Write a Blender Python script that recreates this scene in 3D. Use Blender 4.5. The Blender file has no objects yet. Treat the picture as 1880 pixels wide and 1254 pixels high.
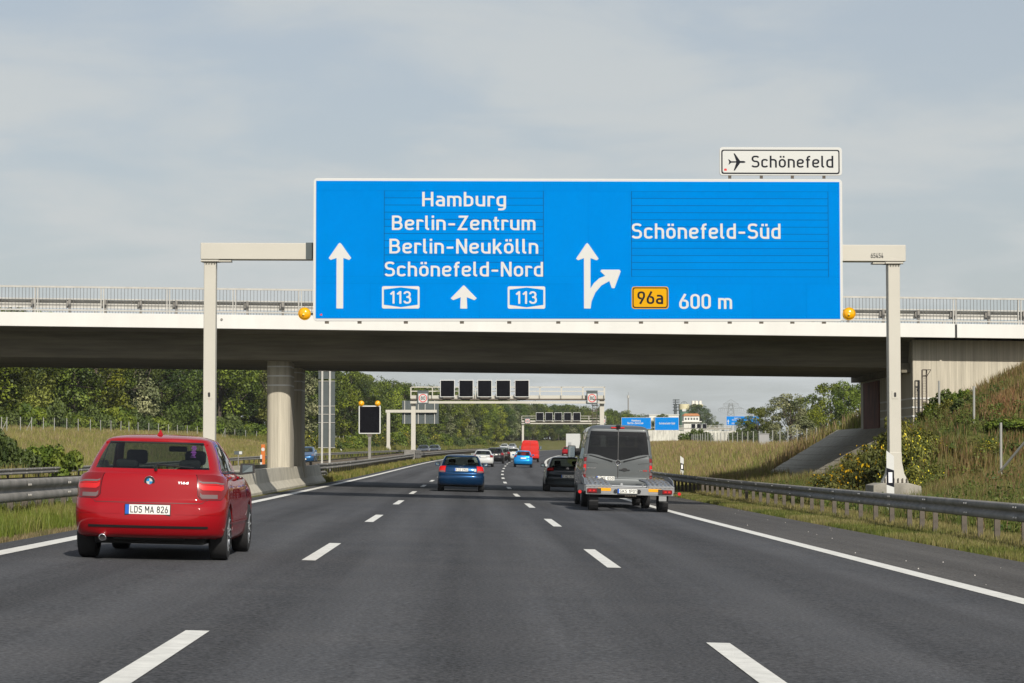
import bpy, math, random
import numpy as np
from mathutils import Vector, Matrix
R = math.radians
random.seed(7)
rng = np.random.default_rng(11)
scene = bpy.context.scene
COL = scene.collection

# ------------------------------------------------------------------ camera
FPX, CX0, CY0 = 4380.0, 940.0, 627.0
CAMZ, PITCH, YAW = 1.27, math.atan(219 / 4380), math.atan(84 / 4380)
cam_d = bpy.data.cameras.new('camera'); cam = bpy.data.objects.new('camera', cam_d); COL.objects.link(cam)
cam_d.sensor_width = 36.0; cam_d.lens = 36.0 * FPX / 1880.0
cam_d.clip_start = 0.2; cam_d.clip_end = 9000
cam.location = (0, 0, CAMZ); cam.rotation_euler = (R(90) + PITCH, 0, -YAW)
scene.camera = cam

# ------------------------------------------------------------------ sky and sun
SUN_DIR = Vector((0.43, -1.38, 1.0)).normalized()
elev = math.asin(SUN_DIR.z); azim = math.atan2(SUN_DIR.x, SUN_DIR.y)
world = bpy.data.worlds.new('World'); scene.world = world; world.use_nodes = True
wt = world.node_tree; wt.nodes.clear()
def wn(t, **k):
    n = wt.nodes.new(t)
    for a, b in k.items(): setattr(n, a, b)
    return n
sky = wn('ShaderNodeTexSky', sky_type='NISHITA'); sky.sun_disc = False
sky.sun_elevation = elev; sky.sun_rotation = azim; sky.dust_density = 2.2; sky.air_density = 1.0; sky.altitude = 50
geo = wn('ShaderNodeTexCoord'); sep = wn('ShaderNodeSeparateXYZ'); wt.links.new(geo.outputs['Generated'], sep.inputs[0])
def wmath(op, a, b=None, c=None):
    n = wn('ShaderNodeMath', operation=op)
    for i, v in enumerate((a, b, c)):
        if v is None: continue
        if isinstance(v, (int, float)): n.inputs[i].default_value = v
        else: wt.links.new(v, n.inputs[i])
    return n.outputs[0]
zc = wmath('ADD', wmath('MAXIMUM', sep.outputs[2], 0.0), 0.16)       # cloud layer seen in perspective
comb = wn('ShaderNodeCombineXYZ')
wt.links.new(wmath('DIVIDE', sep.outputs[0], zc), comb.inputs[0]); wt.links.new(wmath('DIVIDE', sep.outputs[1], zc), comb.inputs[1])
n1 = wn('ShaderNodeTexNoise'); n1.inputs['Scale'].default_value = 2.6; n1.inputs['Detail'].default_value = 7; n1.inputs['Roughness'].default_value = 0.55; n1.inputs['Distortion'].default_value = 0.35
n2 = wn('ShaderNodeTexNoise'); n2.inputs['Scale'].default_value = 0.85; n2.inputs['Detail'].default_value = 4
for n in (n1, n2): wt.links.new(comb.outputs[0], n.inputs['Vector'])
cl = wmath('ADD', wmath('MULTIPLY', n1.outputs['Fac'], 0.62), wmath('MULTIPLY', n2.outputs['Fac'], 0.5))
mr = wn('ShaderNodeMapRange', interpolation_type='SMOOTHSTEP'); wt.links.new(cl, mr.inputs[0])
mr.inputs[1].default_value = 0.45; mr.inputs[2].default_value = 0.66; mr.inputs[3].default_value = 0.70; mr.inputs[4].default_value = 1.12
skm = wn('ShaderNodeMix', data_type='RGBA', blend_type='MULTIPLY'); skm.inputs[0].default_value = 1.0
wt.links.new(sky.outputs[0], skm.inputs[6]); skm.inputs[7].default_value = (0.97, 1.0, 1.06, 1)
thick = wmath('SUBTRACT', 1.0, wmath('EXPONENT', wmath('DIVIDE', -0.54, zc)))       # a thin veil looks denser towards the horizon
mix = wn('ShaderNodeMix', data_type='RGBA'); wt.links.new(wmath('MULTIPLY', mr.outputs[0], thick), mix.inputs[0])
wt.links.new(skm.outputs[2], mix.inputs[6]); mix.inputs[7].default_value = (6.6, 6.95, 7.0, 1)
bg = wn('ShaderNodeBackground'); bg.inputs[1].default_value = 0.09; wt.links.new(mix.outputs[2], bg.inputs[0])
wo = wn('ShaderNodeOutputWorld'); wt.links.new(bg.outputs[0], wo.inputs[0])
sun_d = bpy.data.lights.new('sun', 'SUN'); sun = bpy.data.objects.new('sun', sun_d); COL.objects.link(sun)
sun_d.energy = 5.0; sun_d.angle = R(0.53); sun_d.color = (1.0, 0.94, 0.84)
sun.rotation_euler = SUN_DIR.to_track_quat('Z', 'Y').to_euler(); sun.location = (30, -60, 60)
scene.view_settings.view_transform = 'Standard'; scene.view_settings.look = 'None'
scene.view_settings.exposure = 0.0; scene.view_settings.gamma = 1.0; scene.view_settings.use_curve_mapping = False
scene.render.engine = 'CYCLES'
scene.cycles.max_bounces = 8; scene.cycles.transparent_max_bounces = 16; scene.cycles.volume_bounces = 0

CAMR = cam.rotation_euler.to_matrix()
def at(px, py, Y):
    d = CAMR @ Vector(((px - CX0) / FPX, -(py - CY0) / FPX, -1)); k = Y / d.y
    return Vector((d.x * k, Y, CAMZ + d.z * k))

# ------------------------------------------------------------------ materials
MATS = {}
def srgb(r, g, b):
    f = lambda c: ((c / 255 + 0.055) / 1.055) ** 2.4 if c > 10 else c / 255 / 12.92
    return (f(r), f(g), f(b))
def mat(name, col, rough=0.6, metal=0.0, var=0.0, vscale=3.0, bump=0.0, bscale=40.0, coat=0.0, col2=None, stretch=None, spec=0.5, detail=5.0, emit=None):
    if name in MATS: return MATS[name]
    m = bpy.data.materials.new(name); m.use_nodes = True; t = m.node_tree; p = t.nodes['Principled BSDF']
    p.inputs['Base Color'].default_value = (*col, 1); p.inputs['Roughness'].default_value = rough; p.inputs['Metallic'].default_value = metal
    p.inputs['Coat Weight'].default_value = coat; p.inputs['Coat Roughness'].default_value = 0.03; p.inputs['Specular IOR Level'].default_value = spec
    if emit: p.inputs['Emission Color'].default_value = (*emit[0], 1); p.inputs['Emission Strength'].default_value = emit[1]
    if var or col2 or bump:
        tc = t.nodes.new('ShaderNodeTexCoord'); mp = t.nodes.new('ShaderNodeMapping'); t.links.new(tc.outputs['Object'], mp.inputs[0])
        if stretch: mp.inputs['Scale'].default_value = stretch
    if var or col2:
        n = t.nodes.new('ShaderNodeTexNoise'); n.inputs['Scale'].default_value = vscale; n.inputs['Detail'].default_value = detail; n.inputs['Roughness'].default_value = 0.6
        t.links.new(mp.outputs[0], n.inputs['Vector'])
        cr = t.nodes.new('ShaderNodeValToRGB'); a = col; b = col2 or tuple(min(1, c * (1 + var)) for c in col); a = a if col2 else tuple(c * (1 - var) for c in col)
        cr.color_ramp.elements[0].position = 0.32; cr.color_ramp.elements[1].position = 0.68
        cr.color_ramp.elements[0].color = (*a, 1); cr.color_ramp.elements[1].color = (*b, 1)
        t.links.new(n.outputs['Fac'], cr.inputs[0]); t.links.new(cr.outputs[0], p.inputs['Base Color'])
    if bump:
        n2 = t.nodes.new('ShaderNodeTexNoise'); n2.inputs['Scale'].default_value = bscale; n2.inputs['Detail'].default_value = 4; t.links.new(mp.outputs[0], n2.inputs['Vector'])
        b = t.nodes.new('ShaderNodeBump'); b.inputs['Strength'].default_value = bump; b.inputs['Distance'].default_value = 0.02
        t.links.new(n2.outputs['Fac'], b.inputs['Height']); t.links.new(b.outputs[0], p.inputs['Normal'])
    MATS[name] = m; return m

def mat_asphalt(name, base, warm, tracks):
    """asphalt: stone chips, blotches and wheel tracks; UV = (u across, s along) in metres"""
    m = bpy.data.materials.new(name); m.use_nodes = True; t = m.node_tree; p = t.nodes['Principled BSDF']
    L = t.links.new; N = t.nodes.new
    uv = N('ShaderNodeUVMap'); tc = N('ShaderNodeTexCoord')
    chips = N('ShaderNodeTexNoise'); chips.inputs['Scale'].default_value = 30; chips.inputs['Detail'].default_value = 2; L(tc.outputs['Object'], chips.inputs['Vector'])
    chip2 = N('ShaderNodeTexVoronoi'); chip2.inputs['Scale'].default_value = 62; L(tc.outputs['Object'], chip2.inputs['Vector'])
    mp = N('ShaderNodeMapping'); mp.inputs['Scale'].default_value = (1.6, 0.035, 1); L(uv.outputs[0], mp.inputs[0])
    blot = N('ShaderNodeTexNoise'); blot.inputs['Scale'].default_value = 1.1; blot.inputs['Detail'].default_value = 6; L(mp.outputs[0], blot.inputs['Vector'])
    blot2 = N('ShaderNodeTexNoise'); blot2.inputs['Scale'].default_value = 0.55; blot2.inputs['Detail'].default_value = 5; L(tc.outputs['Object'], blot2.inputs['Vector'])
    sep = N('ShaderNodeSeparateXYZ'); L(uv.outputs[0], sep.inputs[0])
    def M(op, a, b=None):
        n = N('ShaderNodeMath'); n.operation = op
        for i, v in enumerate((a, b)):
            if v is None: continue
            if isinstance(v, (int, float)): n.inputs[i].default_value = v
            else: L(v, n.inputs[i])
        return n.outputs[0]
    # two wheel tracks per 3.75 m lane, polished paler
    ph = M('MULTIPLY', M('ADD', sep.outputs[0], 1.92 + 0.0), 2 * math.pi / 1.875)
    tr = M('MULTIPLY', M('COSINE', ph), -0.5 * tracks)
    v = M('ADD', M('MULTIPLY', M('SUBTRACT', chips.outputs['Fac'], 0.5), 2.1), M('MULTIPLY', M('SUBTRACT', chip2.outputs['Distance'], 0.4), 0.35))
    v = M('ADD', v, M('MULTIPLY', M('SUBTRACT', blot.outputs['Fac'], 0.5), 0.95))
    v = M('ADD', v, M('MULTIPLY', M('SUBTRACT', blot2.outputs['Fac'], 0.5), 0.22))
    v = M('ADD', M('ADD', v, tr), 1.0)
    v = M('MAXIMUM', v, 0.35)
    cm = N('ShaderNodeMix'); cm.data_type = 'RGBA'; L(blot2.outputs['Fac'], cm.inputs[0]); cm.inputs[6].default_value = (*base, 1); cm.inputs[7].default_value = (*warm, 1)
    mu = N('ShaderNodeVectorMath'); mu.operation = 'SCALE'; L(cm.outputs[2], mu.inputs[0]); L(v, mu.inputs['Scale'])
    L(mu.outputs[0], p.inputs['Base Color']); p.inputs['Roughness'].default_value = 0.9; p.inputs['Specular IOR Level'].default_value = 0.08
    b = N('ShaderNodeBump'); b.inputs['Strength'].default_value = 0.55; b.inputs['Distance'].default_value = 0.006; L(chip2.outputs['Distance'], b.inputs['Height']); L(b.outputs[0], p.inputs['Normal'])
    return m

def mat_leaf(name, tint=(1, 1, 1), trans=0.3, rnd=0.35):
    m = bpy.data.materials.new(name); m.use_nodes = True; t = m.node_tree; L = t.links.new; N = t.nodes.new
    p = t.nodes['Principled BSDF']; out = t.nodes['Material Output']
    at_ = N('ShaderNodeAttribute'); at_.attribute_name = 'col'
    oi = N('ShaderNodeObjectInfo')
    mr = N('ShaderNodeMapRange'); mr.inputs[3].default_value = 1 - rnd; mr.inputs[4].default_value = 1 + rnd; L(oi.outputs['Random'], mr.inputs[0])
    hs = N('ShaderNodeHueSaturation'); L(at_.outputs['Color'], hs.inputs['Color']); L(mr.outputs[0], hs.inputs['Value'])
    mr2 = N('ShaderNodeMapRange'); mr2.inputs[3].default_value = 0.5 - 0.018 * rnd / 0.35; mr2.inputs[4].default_value = 0.5 + 0.010 * rnd / 0.35
    wn_ = N('ShaderNodeTexWhiteNoise'); wn_.noise_dimensions = '1D'; L(oi.outputs['Random'], wn_.inputs['W']); L(wn_.outputs['Value'], mr2.inputs[0]); L(mr2.outputs[0], hs.inputs['Hue'])
    mx = N('ShaderNodeMix'); mx.data_type = 'RGBA'; mx.blend_type = 'MULTIPLY'; mx.inputs[0].default_value = 1; L(hs.outputs[0], mx.inputs[6]); mx.inputs[7].default_value = (*tint, 1)
    L(mx.outputs[2], p.inputs['Base Color']); p.inputs['Roughness'].default_value = 0.55; p.inputs['Specular IOR Level'].default_value = 0.3
    tr = N('ShaderNodeBsdfTranslucent'); L(mx.outputs[2], tr.inputs['Color'])
    ms = N('ShaderNodeMixShader'); ms.inputs[0].default_value = trans; L(p.outputs[0], ms.inputs[1]); L(tr.outputs[0], ms.inputs[2]); L(ms.outputs[0], out.inputs[0])
    return m

def mat_glass(name, tint, refl=1.0):
    m = bpy.data.materials.new(name); m.use_nodes = True; t = m.node_tree; L = t.links.new; N = t.nodes.new
    out = t.nodes['Material Output']; t.nodes.remove(t.nodes['Principled BSDF'])
    tr = N('ShaderNodeBsdfTransparent'); tr.inputs[0].default_value = (*tint, 1)
    gl = N('ShaderNodeBsdfGlossy'); gl.inputs['Roughness'].default_value = 0.02; gl.inputs[0].default_value = (refl, refl, refl, 1)
    fr = N('ShaderNodeFresnel'); gi = N('ShaderNodeNewGeometry'); mi = N('ShaderNodeMath'); mi.operation = 'MULTIPLY_ADD'
    mi.inputs[1].default_value = 1 / 1.5 - 1.5; mi.inputs[2].default_value = 1.5; L(gi.outputs['Backfacing'], mi.inputs[0]); L(mi.outputs[0], fr.inputs[0])   # a thin pane: same reflection from both sides
    ms = N('ShaderNodeMixShader'); L(fr.outputs[0], ms.inputs[0]); L(tr.outputs[0], ms.inputs[1]); L(gl.outputs[0], ms.inputs[2]); L(ms.outputs[0], out.inputs[0])
    return m

CONC = mat('pale_concrete', (0.46, 0.43, 0.355), 0.85, var=0.16, vscale=1.2, bump=0.25, bscale=30)
CONC_B = mat('board_marked_concrete', (0.42, 0.385, 0.31), 0.88, var=0.20, vscale=3.0, bump=0.5, bscale=7, stretch=(4.5, 4.5, 0.12))
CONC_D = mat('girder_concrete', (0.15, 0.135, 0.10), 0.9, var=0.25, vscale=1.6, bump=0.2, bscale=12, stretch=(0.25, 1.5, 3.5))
WHITEC = mat('white_painted_concrete', (0.62, 0.615, 0.585), 0.75, var=0.05, vscale=0.8, stretch=(1, 1, 0.2))
STEELW = mat('cream_painted_steel', (0.455, 0.435, 0.38), 0.5, var=0.03, vscale=0.7)
GALV = mat('galvanised_steel', (0.205, 0.195, 0.178), 0.75, 0.0, var=0.25, vscale=2.5, spec=0.25)
GALVB = mat('bright_galvanised_steel', (0.42, 0.41, 0.38), 0.6, 0.1, var=0.1, vscale=3)
GALVD = mat('weathered_zinc_post', (0.095, 0.080, 0.064), 0.85, 0.0, var=0.25, vscale=6)
DARK = mat('black_plastic', (0.012, 0.012, 0.013), 0.5)
RUBBER = mat('tyre_rubber', (0.014, 0.014, 0.015), 0.8, bump=0.2, bscale=60)
UNDER = mat('underbody', (0.012, 0.012, 0.012), 0.85)
SEAT = mat('seat_fabric', (0.018, 0.018, 0.02), 0.9)
ALLOY = mat('alloy_rim', (0.45, 0.46, 0.47), 0.3, 0.8)
CHROME = mat('chrome', (0.75, 0.75, 0.76), 0.12, 1.0)
BLUE = mat('sign_blue', (0.0, 0.178, 0.56), 0.6, var=0.03, vscale=0.5, spec=0.0)
SWHITE = mat('sign_white', (0.53, 0.535, 0.52), 0.55, spec=0.1)
SBLACK = mat('sign_black', (0.010, 0.012, 0.018), 0.6, spec=0.1)
SYEL = mat('sign_yellow', (0.58, 0.30, 0.0), 0.5, spec=0.1)
SRED = mat('sign_red', (0.55, 0.02, 0.02), 0.45)
SGREY = mat('sign_back_grey', (0.082, 0.096, 0.098), 0.6, 0.0, var=0.06, vscale=2, spec=0.12)
LED = mat('led_matrix_black', (0.006, 0.006, 0.008), 0.8, bump=0.3, bscale=90, spec=0.05)
AMBER = mat('amber_lens', (0.80, 0.36, 0.0), 0.18, coat=0.6)
LENSR = mat('red_lens', (0.17, 0.003, 0.005), 0.25, coat=0.4)
LENSL = mat('red_lens_painted_lit', (0.55, 0.012, 0.012), 0.25, coat=0.3)  # brighter red stands in for lamp glow; the lens emits nothing
LENSW = mat('clear_lens', (0.15, 0.105, 0.105), 0.25, coat=0.3)
LENSO = mat('orange_lens', (0.78, 0.34, 0.01), 0.2, coat=0.6)
GLASS = mat_glass('tinted_glass', (0.50, 0.56, 0.53))
GLASSD = mat_glass('dark_privacy_glass', (0.045, 0.05, 0.055))
PLATEW = mat('plate_white', (0.72, 0.72, 0.68), 0.45)
PLATEB = mat('plate_blue', (0.01, 0.10, 0.45), 0.45)
LINE = mat('road_paint', (0.60, 0.595, 0.56), 0.8, var=0.12, vscale=6, bump=0.3, bscale=60)
ASPH = mat_asphalt('asphalt', (0.060, 0.063, 0.0690), (0.072, 0.0715, 0.0740), 0.26)
ASPH2 = mat_asphalt('shoulder_asphalt', (0.074, 0.072, 0.071), (0.084, 0.080, 0.076), 0.0)
BARK = mat('bark', (0.07, 0.055, 0.04), 0.9, var=0.3, vscale=4, bump=0.5, bscale=8)

# ------------------------------------------------------------------ mesh helpers
def put(o, name=None, label=None, cat=None, group=None, kind=None, parent=None):
    if parent is not None: o.parent = parent
    if label: o['label'] = label
    if cat: o['category'] = cat
    if group: o['group'] = group
    if kind: o['kind'] = kind
    return o
def empty(name, loc=(0, 0, 0), rot=(0, 0, 0), **k):
    o = bpy.data.objects.new(name, None); COL.objects.link(o); o.location = loc; o.rotation_euler = rot; o.empty_display_size = 0.3
    return put(o, **k)
def np_mesh(name, V, F, mats, smooth=False, col=None, uv=None, midx=None):
    """V (n,3), F (m,k) arrays of equal sided faces"""
    V = np.asarray(V, dtype=np.float32); F = np.asarray(F, dtype=np.int32); k = F.shape[1]; m = len(F)
    me = bpy.data.meshes.new(name); me.vertices.add(len(V)); me.vertices.foreach_set('co', V.ravel())
    me.loops.add(m * k); me.loops.foreach_set('vertex_index', F.ravel()); me.polygons.add(m)
    me.polygons.foreach_set('loop_start', np.arange(0, m * k, k, dtype=np.int32)); me.polygons.foreach_set('loop_total', np.full(m, k, dtype=np.int32))
    if smooth: me.polygons.foreach_set('use_smooth', np.ones(m, dtype=bool))
    for mm in (mats if isinstance(mats, (list, tuple)) else [mats]): me.materials.append(mm)
    if midx is not None: me.polygons.foreach_set('material_index', np.asarray(midx, dtype=np.int32))
    if col is not None:
        a = me.attributes.new('col', 'FLOAT_COLOR', 'POINT'); c = np.ones((len(V), 4), dtype=np.float32); c[:, :3] = col; a.data.foreach_set('color', c.ravel())
    if uv is not None:
        l = me.uv_layers.new(name='UVMap'); l.data.foreach_set('uv', np.asarray(uv, dtype=np.float32)[F.ravel()].ravel())
    me.update(calc_edges=True); me.validate()
    return me
def obj(name, me, parent=None, loc=None, rot=None, **k):
    o = bpy.data.objects.new(name, me); COL.objects.link(o)
    if loc is not None: o.location = loc
    if rot is not None: o.rotation_euler = rot
    return put(o, parent=parent, **k)
class MB:
    def __init__(s): s.v = []; s.f = []
    def add(s, V, F):
        b = len(s.v); s.v.extend([tuple(map(float, p)) for p in V]); s.f.extend([tuple(i + b for i in f) for f in F]); return s
    def box(s, x0, x1, y0, y1, z0, z1):
        V = [(x, y, z) for z in (z0, z1) for y in (y0, y1) for x in (x0, x1)]
        return s.add(V, [(0, 2, 3, 1), (4, 5, 7, 6), (0, 1, 5, 4), (2, 6, 7, 3), (0, 4, 6, 2), (1, 3, 7, 5)])
    def hexa(s, P): return s.add(P, [(0, 3, 2, 1), (4, 5, 6, 7), (0, 1, 5, 4), (1, 2, 6, 5), (2, 3, 7, 6), (3, 0, 4, 7)])
    def cyl(s, p0, p1, r0, r1=None, n=12, caps=True):
        r1 = r0 if r1 is None else r1; p0 = Vector(p0); p1 = Vector(p1); d = (p1 - p0).normalized()
        a = d.orthogonal().normalized(); b = d.cross(a)
        V = [p + (a * math.cos(2 * math.pi * i / n) + b * math.sin(2 * math.pi * i / n)) * r for p, r in ((p0, r0), (p1, r1)) for i in range(n)]
        F = [(i, (i + 1) % n, n + (i + 1) % n, n + i) for i in range(n)]
        if caps: F += [tuple(range(n - 1, -1, -1)), tuple(range(n, 2 * n))]
        return s.add(V, F)
    def lathe(s, prof, c, axis, n=24, up=None):
        """prof list of (radius, along)"""
        d = Vector(axis).normalized(); a = (Vector(up) if up else d.orthogonal()).normalized(); b = d.cross(a); c = Vector(c); V = []; F = []
        for r, h in prof:
            for i in range(n): V.append(c + d * h + (a * math.cos(2 * math.pi * i / n) + b * math.sin(2 * math.pi * i / n)) * r)
        for j in range(len(prof) - 1):
            for i in range(n): F.append((j * n + i, j * n + (i + 1) % n, (j + 1) * n + (i + 1) % n, (j + 1) * n + i))
        return s.add(V, F)
    def prism(s, poly, y0, y1, plane='xz'):
        """poly 2D extruded along the third axis"""
        n = len(poly)
        if plane == 'xz': P = lambda p, h: (p[0], h, p[1])
        elif plane == 'xy': P = lambda p, h: (p[0], p[1], h)
        else: P = lambda p, h: (h, p[0], p[1])
        V = [P(p, y0) for p in poly] + [P(p, y1) for p in poly]
        F = [tuple(range(n)), tuple(range(2 * n - 1, n - 1, -1))] + [(i, n + i, n + (i + 1) % n, (i + 1) % n) for i in range(n)]
        return s.add(V, F)
    def grid(s, G, flip=False):
        G = np.asarray(G); r, c = G.shape[:2]
        F = [(i * c + j, i * c + j + 1, (i + 1) * c + j + 1, (i + 1) * c + j) for i in range(r - 1) for j in range(c - 1)]
        if flip: F = [f[::-1] for f in F]
        return s.add(G.reshape(-1, 3), F)
    def build(s, name, m, parent=None, smooth=False, warp=None, bevel=0.0, loc=None, rot=None, **k):
        V = [warp(p) for p in s.v] if warp else s.v
        me = bpy.data.meshes.new(name); me.from_pydata(V, [], s.f)
        for mm in (m if isinstance(m, (list, tuple)) else [m]): me.materials.append(mm)
        me.validate()
        o = obj(name, me, parent, loc, rot, **k)
        if smooth:
            me.polygons.foreach_set('use_smooth', [True] * len(me.polygons))
            if smooth != 'all':
                md = o.modifiers.new('edge', 'EDGE_SPLIT'); md.split_angle = R(38)
        if bevel:
            bm = o.modifiers.new('bevel', 'BEVEL'); bm.width = bevel; bm.segments = 2; bm.limit_method = 'ANGLE'; bm.angle_limit = R(40)
        return o
def copy_tree(o, parent=None):
    c = o.copy(); COL.objects.link(c)
    if parent is not None: c.parent = parent
    for ch in o.children: copy_tree(ch, c)
    return c

# ------------------------------------------------------------------ stroke lettering
def rounded(pts, r, closed=False, n=6):
    P = [Vector((a, b)) for a, b in pts]; out = []; N = len(P)
    for i in range(N):
        if not closed and i in (0, N - 1): out.append(P[i]); continue
        p0, p, p1 = P[i - 1], P[i], P[(i + 1) % N]; a = (p0 - p); b = (p1 - p); la, lb = a.length, b.length
        k0 = 0.5 if (closed or i - 1 > 0) else 0.98; k1 = 0.5 if (closed or i + 1 < N - 1) else 0.98
        a.normalize(); b.normalize(); ang = math.acos(max(-1, min(1, a.dot(b))))
        if r <= 0 or ang > 3.0: out.append(p); continue
        tl = min(r / math.tan(ang / 2), la * k0, lb * k1); rr = tl * math.tan(ang / 2)
        s, e = p + a * tl, p + b * tl; c = p + (a + b).normalized() * (rr / math.sin(ang / 2))
        v0, v1 = s - c, e - c; th = v0.angle_signed(v1) * -1
        for k in range(n + 1):
            q = th * k / n; out.append(c + Vector((v0.x * math.cos(q) - v0.y * math.sin(q), v0.x * math.sin(q) + v0.y * math.cos(q))))
    return out
def ribbon(pts, t, closed=False):
    P = [pts[0]]
    for p in pts[1:]:
        if (p - P[-1]).length > 1e-4: P.append(p)
    if closed and (P[0] - P[-1]).length < 1e-4: P.pop()
    N = len(P); L = []; Rr = []
    for i in range(N):
        d0 = (P[i] - P[i - 1]).normalized() if (i > 0 or closed) else None
        d1 = (P[(i + 1) % N] - P[i]).normalized() if (i < N - 1 or closed) else None
        d0 = d0 or d1; d1 = d1 or d0; n0 = Vector((-d0.y, d0.x)); n1 = Vector((-d1.y, d1.x)); m = n0 + n1
        m = n0 if m.length < 1e-3 else m.normalized(); k = 1 / max(0.45, m.dot(n0))
        L.append(P[i] + m * t * k); Rr.append(P[i] - m * t * k)
    V = L + Rr; F = [(i, (i + 1) % N, N + (i + 1) % N, N + i) for i in range(N if closed else N - 1)]
    return V, F
st = lambda *p: (list(p), 0, False)
UMD = [st((.15, .83), (.15, .98)), st((.37, .83), (.37, .98))]
bowl = ([(.07, .07), (.46, .07), (.46, .66), (.07, .66)], .2)
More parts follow.
